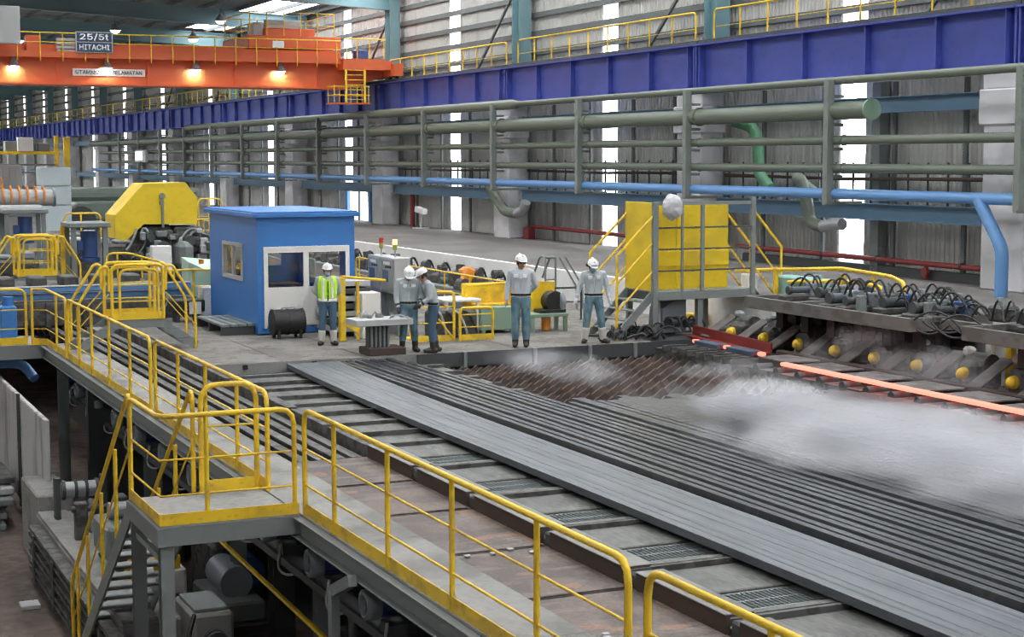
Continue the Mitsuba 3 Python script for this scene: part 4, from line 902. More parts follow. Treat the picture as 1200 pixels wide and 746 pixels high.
def person(label, x, y, rz, sc, J, shirt, pants, head=(0, 0), vest=False, mask=False, gaiters=False, gloves=None, boots_high=False, pockets=True, belt=True, glasses=False, lamp=False, sleeves='long', arms_back=False, muffs=False):
    key = thing('person', label, 'person', 'workers on the deck')
    q = {k: np.asarray(v, float) for k, v in {**J0, **J}.items() if not isinstance(v, int)}
    at = tm((x, y, 0.004), rz, sc)
    hd, nk = q['head'], q['neck']
    yaw, pit = map(math.radians, head)
    def H(p):                                   # a point of the head, turned and nodded on the neck
        px_, py_, pz_ = p; c, s = math.cos(-pit), math.sin(-pit)
        py_, pz_ = c * py_ - s * pz_, s * py_ + c * pz_
        c, s = math.cos(yaw), math.sin(yaw)
        return hd + V(c * px_ - s * py_, s * px_ + c * py_, pz_)
    def HM(m): v, f = m; return np.array([H(p) for p in v]), f
    skull = [ell((0, .0, .03), (.077, .095, .10)), ell((0, .025, -.035), (.058, .068, .075)), ell((0, .035, -.085), (.035, .04, .03))]
    nose = [m3.Manifold.batch_hull([sph((0, .088, .01), .010), sph((0, .108, -.022), .013), sph((-.014, .088, -.026), .008), sph((.014, .088, -.026), .008)])]
    ears = [ell((s * .079, -.005, -.005), (.012, .022, .034)) for s in (-1, 1)]
    hm = m3.Manifold.batch_boolean(skull + nose + ears, m3.OpType.Add).refine_to_length(.02).to_mesh()
    hv = HM((hm.vert_properties[:, :3], hm.tri_verts))
    hman = m3.Manifold(m3.Mesh(np.asarray(hv[0], np.float32), np.asarray(hv[1], np.uint32)))
    body = [hman, capsule(nk - V(0, 0, .06), hd - V(0, .01, .05), .062, .056), capsule(q['chest'], q['waist'], .075, .075), capsule(q['waist'], q['hip'], .075, .07)]
    for s in 'lr':
        body += [capsule(q[s + 's'], q[s + 'e'], .05, .042), capsule(q[s + 'e'], q[s + 'w'], .042, .03), capsule(q[s + 'h'], q[s + 'k'], .085, .06), capsule(q[s + 'k'], q[s + 'a'], .058, .042), capsule(q['chest'] + V(0, 0, .06), q[s + 's'], .06, .045)]
        body += hand(q[s + 'w'], q[s + 'e'], -1 if s == 'l' else 1)
    put('body', P(blob(body, .022, 2), 'm_skin', True), key, at)
    eyes = [ball(H((s * .03, .083, .012)), .011, 8) for s in (-1, 1)]
    put('eyes', P(cat(*eyes), 'm_hair'), key, at)
    put('mouth', P(HM(box((0, .083, -.058), (.042, .02, .007))), 'm_mouth'), key, at)
    put('hair', P(HM(lathe([(.079, -.05), (.085, .0), (.084, .05), (.07, .09), (0.0, .125)], 16, (0, -.012, .01))), 'm_hair', True), key, at)
    # helmet with brim
    hp_ = [(.0, .155), (.05, .15), (.085, .127), (.108, .09), (.115, .055), (.119, .045), (.112, .045), (.1, .05)]
    hm_ = lathe(hp_, 20); hm_ = (hm_[0] * V(1, 1.15, 1), hm_[1])
    brim = hullm([(s * .09, .09, .045) for s in (-1, 1)] + [(s * .09, .09, .055) for s in (-1, 1)] + [(s * .06, .17, .035) for s in (-1, 1)] + [(0, .185, .035), (0, .185, .042)] + [(s * .06, .17, .042) for s in (-1, 1)])
    h = put('helmet', P(HM(hm_), 'm_helmet', True), key, at)
    put('brim', P(HM(brim), 'm_helmet'), h, at)
    put('ridge', P(HM(cat(bx(-.014, .014, -.10, .11, .125, .158))), 'm_helmet'), h, at)
    put('strap', P(HM(cat(tube([(-.085, .02, .04), (-.075, .045, -.05), (0, .06, -.12), (.075, .045, -.05), (.085, .02, .04)], .005, 6))), 'm_hair'), h, at)
    if muffs: put('ear_muff', P(HM(cat(*[cyl((s * .115, -.02, .02), .035, .035, 'x', 12) for s in (-1, 1)])), 'm_black'), h, at)
    if lamp: put('goggles', P(HM(cat(cbox((0, .125, .075), (.13, .03, .04), .012))), 'm_grey_light'), h, at)
    if mask: put('face_mask', P(HM(hullm([(s * .062, .045, -.01) for s in (-1, 1)] + [(s * .055, .05, -.09) for s in (-1, 1)] + [(0, .122, -.02), (0, .112, -.085), (s_ := .03, .11, -.03), (-.03, .11, -.03)])), 'm_mask'), key, at)
    if glasses: put('glasses', P(HM(cat(cbox((0, .094, .012), (.125, .016, .03), .006), tube([(-.08, .0, .015), (-.065, .09, .015)], .004, 5), tube([(.08, .0, .015), (.065, .09, .015)], .004, 5))), 'm_black'), key, at)
    # shirt and trousers follow the body
    k_ = .022
    sh = [m3.Manifold.batch_hull([sph(q['chest'] + V(s * .10, 0, .05), .10) for s in (-1, 1)] + [sph(q['waist'] + V(s * .07, 0, 0), .105) for s in (-1, 1)]),
          m3.Manifold.batch_hull([sph(q['waist'] + V(s * .07, 0, 0), .107) for s in (-1, 1)] + [sph(q['hip'] + V(s * .075, 0, .04), .104) for s in (-1, 1)]),
          m3.Manifold.batch_hull([sph(q['ls'], .062), sph(q['rs'], .062), sph(nk - V(0, 0, .03), .066), sph(q['chest'], .12)])]
    for s in 'lr':
        sh += [capsule(q[s + 's'], q[s + 'e'], .068, .058)]
        w_ = q[s + 'e'] + (q[s + 'w'] - q[s + 'e']) * (.93 if sleeves == 'long' else .25)
        sh += [capsule(q[s + 'e'], w_, .058, .043)]
    shk = put('shirt', P(blob(sh, .03, 5), shirt, True), key, at)
    col = tube([nk + V(.07 * math.cos(a), .065 * math.sin(a) + .005, -.01 + .012 * math.sin(a) * -1) for a in np.linspace(0, 2 * math.pi, 13)[:-1]], .016, 6, closed=True)
    put('collar', P(col, shirt), shk, at)
    if pockets:
        for s in (-1, 1):
            c = q['chest'] + V(s * .085, .114, .03)
            put('pocket', P(cat(cbox(c, (.10, .014, .11), .006)), shirt), shk, at)
            put('patch', P(cat(cbox(c + V(0, .012, .02), (.085, .012, .06), .004)), 'm_reflective'), shk, at, 'white reflective patch')
    fz = q['chest'] * .5 + q['waist'] * .5
    put('button_row', P(bar(q['chest'] + V(0, .112, .10), q['waist'] + V(0, .108, -.02), .018, .008), shirt), shk, at)
    tr_ = [m3.Manifold.batch_hull([sph(q['hip'] + V(s * .07, 0, .06), .098) for s in (-1, 1)] + [sph(q['lh'], .10), sph(q['rh'], .10)])]
    for s in 'lr':
        ank = q[s + 'k'] + (q[s + 'a'] - q[s + 'k']) * (.62 if gaiters else .80 if not boots_high else .6)
        tr_ += [capsule(q[s + 'h'], q[s + 'k'], .102, .078), capsule(q[s + 'k'], ank, .078, .070)]
    put('trousers', P(blob(tr_, .03, 5), pants, True), key, at)
    if belt: put("belt", P((lambda m: (m[0] * V(1.56, 1.02, 1) + (q['hip'] * .5 + q['waist'] * .5), m[1]))(lathe([(.1, -.02), (.122, -.02), (.122, .02), (.1, .02)], 20)), 'm_hair'), key, at)
    for s in 'lr':
        a, kn = q[s + 'a'], q[s + 'k']
        f_ = V(math.sin(math.radians(-J.get(s + 't', 0))), math.cos(math.radians(J.get(s + 't', 0))), 0)
        z0 = a[2] - .09
        toe = [sph(V(a[0], a[1], z0 + .045) + f_ * .16, .042), sph(V(a[0], a[1], z0 + .05) + f_ * .05, .05), sph(V(a[0], a[1], z0 + .05) - f_ * .06, .046)]
        bt = [m3.Manifold.batch_hull(toe), capsule(V(a[0], a[1], z0 + .05), a + (kn - a) * (.45 if boots_high else .12), .056, .062)]
        bm = m3.Manifold.batch_boolean(bt, m3.OpType.Add).trim_by_plane([0, 0, 1], float(z0))
        mm = bm.refine_to_length(.03).to_mesh()
        b = put('boot', P((mm.vert_properties[:, :3], mm.tri_verts), 'm_boot', True), key, at)
        if gaiters: put('gaiter', P(blob([capsule(a + (kn - a) * .02, a + (kn - a) * .5, .068, .082)], .03, 2), 'm_gaiter', True), key, at, 'pale gaiter')
        if gloves:
            w, e = q[s + 'w'], q[s + 'e']
            g = [m.scale([1, 1, 1]) for m in hand(w, e, -1 if s == 'l' else 1)]
            gm_ = [capsule(w + (e - w) * .3, w, .05, .036)] + [capsule(w, w + (w - e) / np.linalg.norm(w - e) * .085, .037, .04)]
            d = (w - e) / np.linalg.norm(w - e); sd = V(0, 1, 0) - d * d[1]; sd /= np.linalg.norm(sd); inn = np.cross(d, sd) * (-1 if s == 'l' else 1)
            for o, l in ((.030, .07), (.010, .078), (-.010, .073), (-.029, .058)):
                p0 = w + d * .09 + sd * o; p1 = p0 + d * l * .5 + inn * .012; p2 = p1 + d * l * .4 + inn * l * .25
                gm_ += [capsule(p0, p1, .0125, .0118), capsule(p1, p2, .0118, .0105)]
            p0 = w + d * .03 + sd * .026; p1 = p0 + d * .03 + sd * .025 + inn * .01; p2 = p1 + d * .028 + sd * .006 + inn * .008
            gm_ += [capsule(p0, p1, .015, .0135), capsule(p1, p2, .0135, .012)]
            put('glove', P(blob(gm_, .015, 1), gloves, True), key, at)
    if vest:
        vv = [m3.Manifold.batch_hull([sph(q['chest'] + V(s * .105, 0, .05), .116) for s in (-1, 1)] + [sph(q['waist'] + V(s * .075, 0, -.02), .122) for s in (-1, 1)]),
              m3.Manifold.batch_hull([sph(q['ls'] + V(.05, 0, .0), .078), sph(q['rs'] - V(.05, 0, 0), .078), sph(q['chest'], .12)])]
        vm = m3.Manifold.batch_boolean(vv, m3.OpType.Add) - m3.Manifold.cylinder(.3, .075, .12, 20).translate([float(nk[0]), float(nk[1]) + .03, float(nk[2]) - .10])
        mm = vm.refine_to_length(.03).to_mesh()
        vk = put('vest', P((mm.vert_properties[:, :3], mm.tri_verts), 'm_vest', 40), key, at, 'yellow green safety vest')
        put('zip', P(bar(q['chest'] + V(0, .135, .08), q['waist'] + V(0, .138, -.10), .02, .012), 'm_black'), vk, at)
        put('reflective_band', P((lambda m: (m[0] * V(1.55, 1, 1) + q['waist'] + V(0, 0, -.09), m[1]))(lathe([(.10, -.03), (.128, -.03), (.128, .03), (.10, .03)], 20)), 'm_reflective'), vk, at)
        for s in (-1, 1): put('reflective_strip', P(bar(q['chest'] + V(s * .10, .118, .14), q['waist'] + V(s * .10, .124, -.05), .045, .012), 'm_reflective'), vk, at)
    return key
paint('m_mouth', (.25, .10, .08), .6)
person('worker in a yellow green safety vest and white helmet standing by the blue cabin', 10.86, 33.5, 166, 1.0,
       dict(le=(-.27, -.10, 1.15), re=(.27, -.10, 1.15), lw=(-.10, -.19, 1.0), rw=(.10, -.20, 1.0), lk=(-.11, .02, .49), rk=(.12, .02, .49), la=(-.12, 0, .09), ra=(.14, 0, .09), lt=20, rt=-20),
       'm_shirt', 'm_jeans_dark', (0, 4), vest=True, mask=True, gaiters=True, pockets=False, belt=False)
person('worker in grey shirt and white helmet looking down at his hands, left of a pair', 12.0, 31.62, 165, 1.03,
       dict(head=(0, .09, 1.56), chest=(0, .03, 1.29), le=(-.26, .0, 1.13), re=(.25, .02, 1.12), lw=(-.20, .20, 1.0), rw=(.22, .12, .90), la=(-.13, -.02, .09), ra=(.14, -.02, .09), lt=15, rt=-12),
       'm_shirt', 'm_jeans', (0, 38), boots_high=True, gloves='m_glove_dark')
person('worker seen from the side in grey shirt and white helmet, bending towards his colleague', 12.42, 31.28, 78, 1.03,
       dict(head=(0, .22, 1.54), neck=(0, .14, 1.43), chest=(0, .09, 1.27), waist=(0, .02, 1.05), ls=(-.18, .11, 1.37), rs=(.18, .11, 1.37), le=(-.22, .10, 1.10), re=(.22, .12, 1.10), lw=(-.17, .30, .98), rw=(.18, .30, .96), la=(-.10, .03, .09), ra=(.11, -.08, .09), lk=(-.10, .06, .49)),
       'm_shirt', 'm_jeans_dark', (5, 24), boots_high=True, gloves='m_glove_dark', muffs=True)
person('tall worker in pale shirt, dark belt and sunglasses looking to the right', 14.46, 31.42, 152, 1.12,
       dict(le=(-.28, -.08, 1.17), lw=(-.15, -.19, 1.02), re=(.25, -.03, 1.13), rw=(.27, .03, .88), la=(-.10, -.02, .09), ra=(.11, -.02, .09)),
       'm_shirt_pale', 'm_jeans', (24, 8), glasses=True)
person('worker with pale gloves, blue mask and headlamp helmet standing near the yellow stairs', 16.19, 31.42, 158, 1.06,
       dict(head=(.03, .07, 1.57), le=(-.27, .0, 1.14), re=(.29, .0, 1.15), lw=(-.31, .08, .92), rw=(.36, .07, .92), la=(-.20, -.02, .09), ra=(.18, -.02, .09), lk=(-.15, .03, .49), rk=(.14, .03, .49), lt=35, rt=-15),
       'm_shirt', 'm_jeans', (10, 22), mask=True, gaiters=True, gloves='m_glove_pale', lamp=True, muffs=True)

# ------------------------------------------------------------------ things on the operators' deck
def ccab(y0, beacon, label, kind):
    k = thing('control_cabinet', label, 'cabinet')
    x0, x1, z0, z1 = 12.72, 13.1, .95, 1.76
    put('body', P(cbx(x0, x1, y0, y0 + .86, z0, z1, .012), 'm_grey_light'), k)
    put('door', P(cbx(x0 - .02, x0, y0 + .04, y0 + .82, z0 + .04, z1 - .04, .006), 'm_steel_pale'), k)
    put('screen', P(bx(x0 - .03, x0 - .018, y0 + .35, y0 + .70, z0 + .26, z0 + .52), 'm_screen'), k, label='dark blue grey screen')
    put('name_plate', P(bx(x0 - .028, x0 - .018, y0 + .25, y0 + .65, z1 - .16, z1 - .09), 'm_white_paint'), k)
    for j in range(3): put('button', P(cyl((x0 - .03, y0 + .18 + .14 * j, z0 + .60), .025, .03, 'x', 10), 'm_black'), k)
    put('stand', P(cat(bx(x0 + .1, x1 - .06, y0 + .1, y0 + .2, 0, z0), bx(x0 + .1, x1 - .06, y0 + .66, y0 + .76, 0, z0)), 'm_steel_grey'), k)
    b = thing('signal_beacon', beacon[0], 'beacon')
    c = (x0 + .2, y0 + .5)
    put('pole', P(cyl((*c, z1 + .08), .02, .16, 'z', 8), 'm_galv'), b)
    put('lower_lens', P(cyl((*c, z1 + .22), .05, .12, 'z', 14), 'm_green_lens'), b)
    if beacon[1]: put('top_lens', {**P(cyl((*c, z1 + .34), .055, .12, 'z', 14), 'e_strip'), 'emitter': {'type': 'area', 'radiance': rgb(5.5, 1.6, .25)}}, b, label='glowing amber lens')
    else: put('top_lens', P(cyl((*c, z1 + .34), .052, .12, 'z', 14), 'm_red_lens'), b, label='red lens')
paint('m_steel_pale', (.30, .31, .32), .5)
paint('m_screen', (.10, .13, .19), .25)
paint('m_green_lens', (.30, .33, .06), .3)
paint('m_red_lens', (.5, .04, .03), .3)
ccab(34.4, ('glowing amber signal beacon on the right control cabinet', True), 'right grey control cabinet with a small screen under the amber beacon', 'r')
ccab(35.3, ('red and green signal beacon on the left control cabinet', False), 'left grey control cabinet with a small screen under the red beacon', 'l')
one('beige_cabinet', cbx(11.92, 12.36, 34.3, 34.9, 0.0, 1.02, .012), 'm_white_paint', 'plain beige floor cabinet below the control cabinets', 'cabinet')
ds = thing('work_stand', 'grey work stand with a slab top on a ribbed pedestal at the deck edge', 'stand')
put('slab', P(cbx(10.74, 11.96, 31.25, 31.95, .60, .73, .01), 'm_grey_light'), ds)
for k in range(5): put('rib', P(bx(11.10 + .09 * k, 11.14 + .09 * k, 31.42, 31.72, .14, .60), 'm_steel_grey'), ds)
put('pedestal', P(cat(bx(11.08, 11.50, 31.46, 31.7, .14, .60)), 'm_steel_dark'), ds)
put('base', P(cbx(10.98, 11.78, 31.2, 31.85, .0, .15, .012), 'm_rust'), ds)
rg = random.Random(3)
for k in range(9):
    x, y = rg.uniform(10.95, 11.75), rg.uniform(31.4, 31.8); s = rg.uniform(.05, .11)
    m = [cbox((x, y, .73 + s * .5), (s * 1.5, s, s), .012), cyl((x, y, .73 + s * .5), s * .5, s, 'z', 12), tube([(x - s, y, .76), (x, y, .78 + s), (x + s, y, .76)], .016, 6)][k % 3]
    one('metal_sample', m, 'm_galv' if k % 2 else 'm_steel_grey', f'small silver metal piece on the slab of the work stand, {ORD[k]} of a loose heap', 'metal piece', 'metal pieces on the work stand')
bw = thing('metal_strap', 'bent bright metal strap lying on the right end of the work stand slab', 'strap')
put('band', P(tube([(11.45, 31.3, .745), (11.5, 31.3, .80), (11.7, 31.3, .80), (11.88, 31.3, .745)], .018, 6), 'm_galv'), bw)
# yellow guard rails
def guard(base, label, x0, x1, y, h, bars=(.4,), toe=.12, r=.034, rad=.12):
    k = thing(base, label, 'guard rail')
    put('hoop', P(tube(rounded([(x0, y, 0), (x0, y, h), (x1, y, h), (x1, y, 0)], rad, 5), r, 8), 'm_yellow'), k)
    for b in bars: put('bar', P(tube([(x0, y, h * b), (x1, y, h * b)], .016, 6), 'm_yellow'), k)
    if toe: put('toe_board', P(bx(x0, x1, y - .01, y + .01, .01, toe), 'm_yellow'), k)
    return k
guard('guard_rail', 'yellow guard hoop with toe board standing at the right behind the pair of workers', 13.72, 14.5, 33.0, .72, (.42, .8), .14)
k = guard('guard_rail', 'yellow guard rail with sloping brace right behind the pair of workers', 12.7, 13.62, 33.1, 1.08, (.38, .7), .14)
put('brace', P(tube([(13.25, 33.08, .5), (13.6, 33.08, .05)], .022, 6), 'm_yellow'), k)
k = thing('guard_rail', 'yellow guard rail with a thick post between the blue cabin and the beige cabinet', 'guard rail')
put('thick_post', P(cbx(11.30, 11.44, 34.0, 34.14, 0, 1.4, .02), 'm_yellow'), k)
put('slim_post', P(bx(11.76, 11.82, 34.2, 34.26, 0, 1.3), 'm_yellow'), k)
put('top_rail', P(tube([(11.36, 34.05, 1.42), (12.5, 34.4, 1.28)], .03, 8), 'm_yellow'), k)
put('foot_rail', P(bar((11.4, 34.05, .42), (11.8, 34.2, .2), .03, .12), 'm_yellow'), k)
k = thing('guard_post', 'thick yellow post leaning beside the right control cabinet', 'post')
put('post', P(tube([(12.95, 33.9, 0), (12.95, 33.9, .9), (13.05, 33.9, 1.08)], .07, 10), 'm_yellow'), k)
put('foot_plate', P(bx(12.7, 13.1, 33.7, 34.1, 0, .03), 'm_yellow'), k)
bk = thing('bar_bundle', 'stack of dark and light bars behind the yellow guard rail next to the cabin', 'stack')
for j in range(7): put('bar', P(cbx(11.4 + .02 * (j % 2), 12.3, 34.8, 36.5, .12 + .17 * j, .24 + .17 * j, .01), 'm_steel_dark' if j % 2 else 'm_grey_light'), bk)
one('white_table', cat(cbx(13.85, 14.75, 34.2, 35.2, .74, .80, .01), *[bx(x, x + .06, y, y + .06, 0, .74) for x in (13.9, 14.65) for y in (34.25, 35.1)]), 'm_white_paint', 'white topped table behind the pair of workers', 'table')
tm_ = thing('table_machine', 'dark hose machine under the white topped table', 'machine')
put('body', P(cbx(13.3, 14.4, 33.6, 34.1, 0, .62, .06), 'm_grime'), tm_)
for j in range(4): put('hose', P(hose((13.4 + .2 * j, 33.55, .6), (13.6 + .25 * j, 33.5, .1), .15, .03), 'm_hose' if j % 2 else 'm_grey_light'), tm_)
ys_ = thing('yellow_trough', 'yellow sheet trough on a green base left of the tall worker', 'machine')
put('back_sheet', P(cat(cbx(14.5, 15.66, 34.75, 34.8, .62, 1.12, .01)), 'm_yellow'), ys_)
put('lip', P(cat(cbx(14.5, 15.66, 34.5, 34.8, .60, .65, .01)), 'm_yellow'), ys_)
put('rim', P(tube(rounded([(14.5, 34.5, .64), (14.5, 34.5, 1.08), (15.64, 34.5, 1.12), (15.64, 34.5, .64)], .08), .025, 6), 'm_yellow'), ys_)
put('green_base', P(cbx(14.7, 15.55, 34.1, 35.0, .08, .60, .012), 'm_machine_green'), ys_)
for x in (14.74, 15.45): put('leg', P(bx(x, x + .08, 34.12, 34.2, 0, .1), 'm_machine_green'), ys_)
yg = thing('yellow_guard', 'dark yellow sheet guard right behind the tall worker', 'guard')
put('sheet', P(prism([(15.6, .42), (16.75, .42), (16.78, 1.1), (16.3, 1.12), (16.2, .95), (15.6, .9)], 34.55, 34.65, 'y'), 'm_yellow'), yg)
gb = thing('green_bench', 'green steel bench carrying a black motor between two standing workers', 'bench')
put('top', P(cbx(15.85, 16.82, 33.9, 34.5, .34, .42, .01), 'm_machine_green'), gb)
for x in (15.88, 16.72):
    for y in (33.92, 34.4): put('leg', P(bx(x, x + .08, y, y + .08, 0, .34), 'm_machine_green'), gb)
put('orange_unit', P(cyl((16.38, 34.2, .17), .11, .3, 'z', 12), 'm_orange_machine'), gb, label='orange cylinder under the bench')
mo = thing('bench_motor', 'black round motor standing on the green bench', 'motor')
put('drum', P(cyl((16.55, 34.2, .68), .24, .3, 'y', 18), 'm_black'), mo)
put('side_guard', P(lathe([(.1, -.06), (.25, -.06), (.27, 0), (.25, .06)], 18, (16.72, 34.2, .66), 'x'), 'm_motor_grey'), mo)
put('base', P(cbx(16.15, 16.8, 34.0, 34.4, .42, .5, .01), 'm_black'), mo)
handrail('long_handrail', 'long thin yellow handrail along the back of the deck in front of the white wall', [(16.15, 35.2), (16.15, 47)], [(16.15, y) for y in np.arange(36.5, 47, 1.7)], h=1.02, mids=(.5,), r=.022)
# orange handling units on the line behind
ol = thing('roller_line', 'low grey roller line behind the deck with greasy machinery on it', 'conveyor')
put('bed', P(cbx(16.6, 18.2, 37.5, 56.0, 0, .55, .03), 'm_steel_grey'), ol)
rg = random.Random(21)
for k in range(24):
    y = 38 + .75 * k
    put('roller', P(cyl((17.4, y, .62), .12, 1.3, 'x', 10), 'm_grime'), ol)
for k in range(14):
    y = 38.2 + 1.25 * k
    m = thing('line_unit', f'dark greasy drive unit on the roller line behind the deck, {ORD[k]} from the right', 'machine', 'drive units on the roller line')
    put('body', P(cbx(16.75, 17.25, y, y + .5, .55, .75 + rg.uniform(0, .25), .05), 'm_grime'), m)
    put('knob', P(cyl((17.0, y + .2, .95 + rg.uniform(0, .1)), rg.uniform(.07, .14), .25, 'xyz'[k % 3], 10), 'm_steel_dark'), m)
    put('hose', P(hose((16.8, y, .7), (17.3, y + .3, .8), .35, .03), 'm_hose'), m)
for i, (x, y, a, lb) in enumerate(((16.55, 39.6, 25, 'orange handling arm on the roller line above the white topped table'), (16.95, 39.9, -30, 'second orange handling arm leaning right on the roller line'), (18.0, 39.4, 30, 'orange handling arm beside the left shoulder of the tall worker'))):
    k = thing('handling_arm', lb, 'machine')
    put('arm', P(mv(cbox((0, 0, .25), (.26, .3, .6), .05), (x, y, .62), 0, 0, a), 'm_orange_machine'), k)
    put('joint', P(cyl((x, y, .68), .17, .36, 'y', 14), 'm_steel_dark'), k)
    put('foot', P(cbx(x - .2, x + .2, y - .2, y + .2, .55, .68, .02), 'm_grime'), k)
# grey tubular ladder rails up to the raised floor
lr = thing('grey_ladder', 'grey tubular ladder rails leading to the raised floor between two workers', 'ladder')
for x in (18.56, 18.86): put('hoop_leg', P(tube(rounded([(x, 38.8, .0), (x, 38.8, 1.38), (x, 39.1, 1.42), (x, 39.6, .8)], .2), .028, 8), 'm_steel_grey'), lr)
put('hoop_top', P(tube([(18.56, 38.8, 1.38), (18.86, 38.8, 1.38)], .028, 8), 'm_steel_grey'), lr)
for x in (19.02, 19.2): put('slope_rail', P(tube([(x, 38.9, 1.38), (x + .4, 38.7, .6), (x + .42, 38.7, 0)], .026, 8), 'm_steel_grey'), lr)
for z in (.3, .55, .8): put('rung', P(tube([(18.56, 38.8, z), (18.86, 38.8, z)], .018, 6), 'm_steel_grey'), lr)
k = thing('wire_barrier', 'dark low hand cart frame left of the yellow stairs behind the workers', 'frame')
put('frame', P(tube(rounded([(17.3, 36.2, .0), (17.3, 36.2, .8), (18.3, 36.2, .8), (18.3, 36.2, 0)], .1), .025, 6), 'm_steel_dark'), k)
put('bar', P(tube([(17.3, 36.2, .45), (18.3, 36.2, .45)], .02, 6), 'm_steel_dark'), k)
# raised floor: camera on a stand, fire pipes, door
cc = thing('floor_camera', 'white box camera on a short stand on the raised floor near the concrete pillars', 'camera')
put('body', P(mv(cbox((0, 0, 0), (.3, .62, .26), .03), (27.0, 69.5, 1.62), 20, 12), 'm_white_paint'), cc)
put('stand', P(cat(cyl((27.0, 69.5, 1.15), .05, .7, 'z', 10), bx(26.7, 27.3, 69.2, 69.8, .8, .84)), 'm_grey_light'), cc)
def fire_pipe(label, pts, r=.075, stub=None):
    k = thing('fire_pipe', label, 'pipe')
    put('run', P(tube(rounded(pts, .15), r, 10), 'm_red'), k)
    return k
k = fire_pipe('long red fire pipe low on the back wall at the right', [(27.45, 43.6, 1.25), (27.45, 32.0, 1.22)])
put('drop', P(tube([(27.45, 34.4, 1.25), (27.45, 34.4, .8)], .06, 8), 'm_red'), k)
put('valve', P(cyl((27.43, 34.4, 1.0), .13, .1, 'x', 12), 'm_red'), k)
puts('clamp', [cyl((27.45, y, 1.24), .09, .06, 'y', 10) for y in (42, 39, 36.5, 33)], 'm_steel_dark', k)
fire_pipe('red fire pipe low on the back wall behind the yellow panelled platform', [(27.45, 58.6, 1.3), (27.45, 47.0, 1.25)])
k = fire_pipe('upright red fire pipe on the wall beside the concrete pillar left of centre', [(27.4, 71.6, 2.4), (27.4, 71.6, .81)], .12)
one('hydrant_box', cat(cbx(27.2, 27.5, 58.4, 58.9, .8, 1.25, .02)), 'm_red', 'red hydrant box against the back wall between two concrete pillars', 'box')
one('wall_kerb', cat(bx(27.55, 27.75, 31.3, 43.4, .8, 1.05)), 'm_steel_dark', 'low dark kerb at the foot of the back wall at the right', 'kerb')
d = thing('door_1', 'open bright daylight doorway in the back wall', None, kind='structure')
put('opening', {**P(bx(27.74, 27.76, 78.4, 81.6, .82, 2.35), 'e_strip'), 'emitter': {'type': 'area', 'radiance': rgb(3.2, 3.3, 3.45)}}, d)
put('door_frame', P(cat(bx(27.6, 27.78, 81.6, 82.1, .8, 2.6), bx(27.6, 27.78, 78.1, 78.4, .8, 2.6), bx(27.6, 27.78, 78.1, 82.1, 2.35, 2.6)), 'm_pipe_blue'), d)
# branch pipes and ducts between the rack and the wall
k = thing('branch_pipe', 'bright green pipe bending down from the thick green pipe', 'pipe')
put('run', P(tube(rounded([(25.9, 41.4, 5.05), (26.3, 41.0, 4.9), (26.3, 40.7, 4.5), (26.3, 40.6, 3.5), (26.3, 40.0, 3.1)], .25), .17, 12), 'm_pipe_bright_green'), k)
k = thing('s_duct', 'grey green curved duct dropping below the blue pipe and ending in a silver elbow', 'duct')
put('run', P(tube(rounded([(27.1, 38.8, 2.9), (26.3, 38.7, 3.4), (26.3, 38.5, 3.4), (26.3, 38.2, 2.9), (26.3, 38.0, 2.2), (26.3, 37.4, 2.1)], .25), .17, 12), 'm_pipe_green'), k)
put('elbow', P(tube(rounded([(26.3, 37.5, 2.1), (26.3, 36.9, 2.2), (26.3, 36.5, 2.2)], .15), .16, 12), 'm_galv'), k)
k = thing('s_duct', 'grey green curved duct with a silver end at the concrete pillar right of centre', 'duct')
put('run', P(tube(rounded([(26.5, 60.4, 3.0), (26.3, 60.2, 2.9), (26.3, 59.5, 2.4), (26.3, 58.6, 1.9), (26.3, 57.5, 1.85)], .25), .2, 12), 'm_pipe_green'), k)
put('elbow', P(tube(rounded([(26.3, 57.5, 1.85), (26.3, 56.9, 2.0), (26.3, 56.7, 2.3)], .15), .19, 12), 'm_galv'), k)
for (a, b, z, lb) in ((31.8, 44.0, 3.45, 'dark cable tray on short posts along the back wall at the right'), (46.5, 58.6, 3.5, 'dark cable tray on short posts along the back wall in the middle'), (61, 73, 3.5, 'dark cable tray on short posts along the back wall left of centre')):
    k = thing('cable_tray', lb, 'cable tray')
    for dz in (-.05, .12, .3): put('rod', P(tube([(27.3, a, z + dz), (27.3, b, z + dz)], .025, 5), 'm_steel_dark'), k)
    put('cables', P(tube([(27.26, a, z), (27.26, (a + b) / 2, z - .06), (27.26, b, z)], .05, 6), 'm_rust'), k)
    for y in np.arange(a, b, .8): put('rod_post', P(bx(27.28, 27.32, y, y + .04, 2.752, z + .4), 'm_steel_dark'), k)
one('wall_post', bx(27.55, 27.85, 36.6, 36.95, .8, 6.5), 'm_steel_grey', 'wide dark grey wall post right of the brightest daylight strip', 'post')
k = thing('rack_light', 'square lit lamp box hanging on the pipe rack at the far left', 'lamp')
put('housing', P(cbx(25.0, 25.2, 119, 122.6, 3.7, 4.6, .02), 'm_grey_light'), k)
put('bracket', P(bx(25.2, 25.62, 120.5, 120.7, 4.35, 4.5), 'm_grey_light'), k)
put('lens', {**P(bx(24.97, 24.99, 120.0, 122.4, 3.85, 4.45), 'e_strip'), 'emitter': {'type': 'area', 'radiance': rgb(3.2, 3.1, 2.2)}}, k)

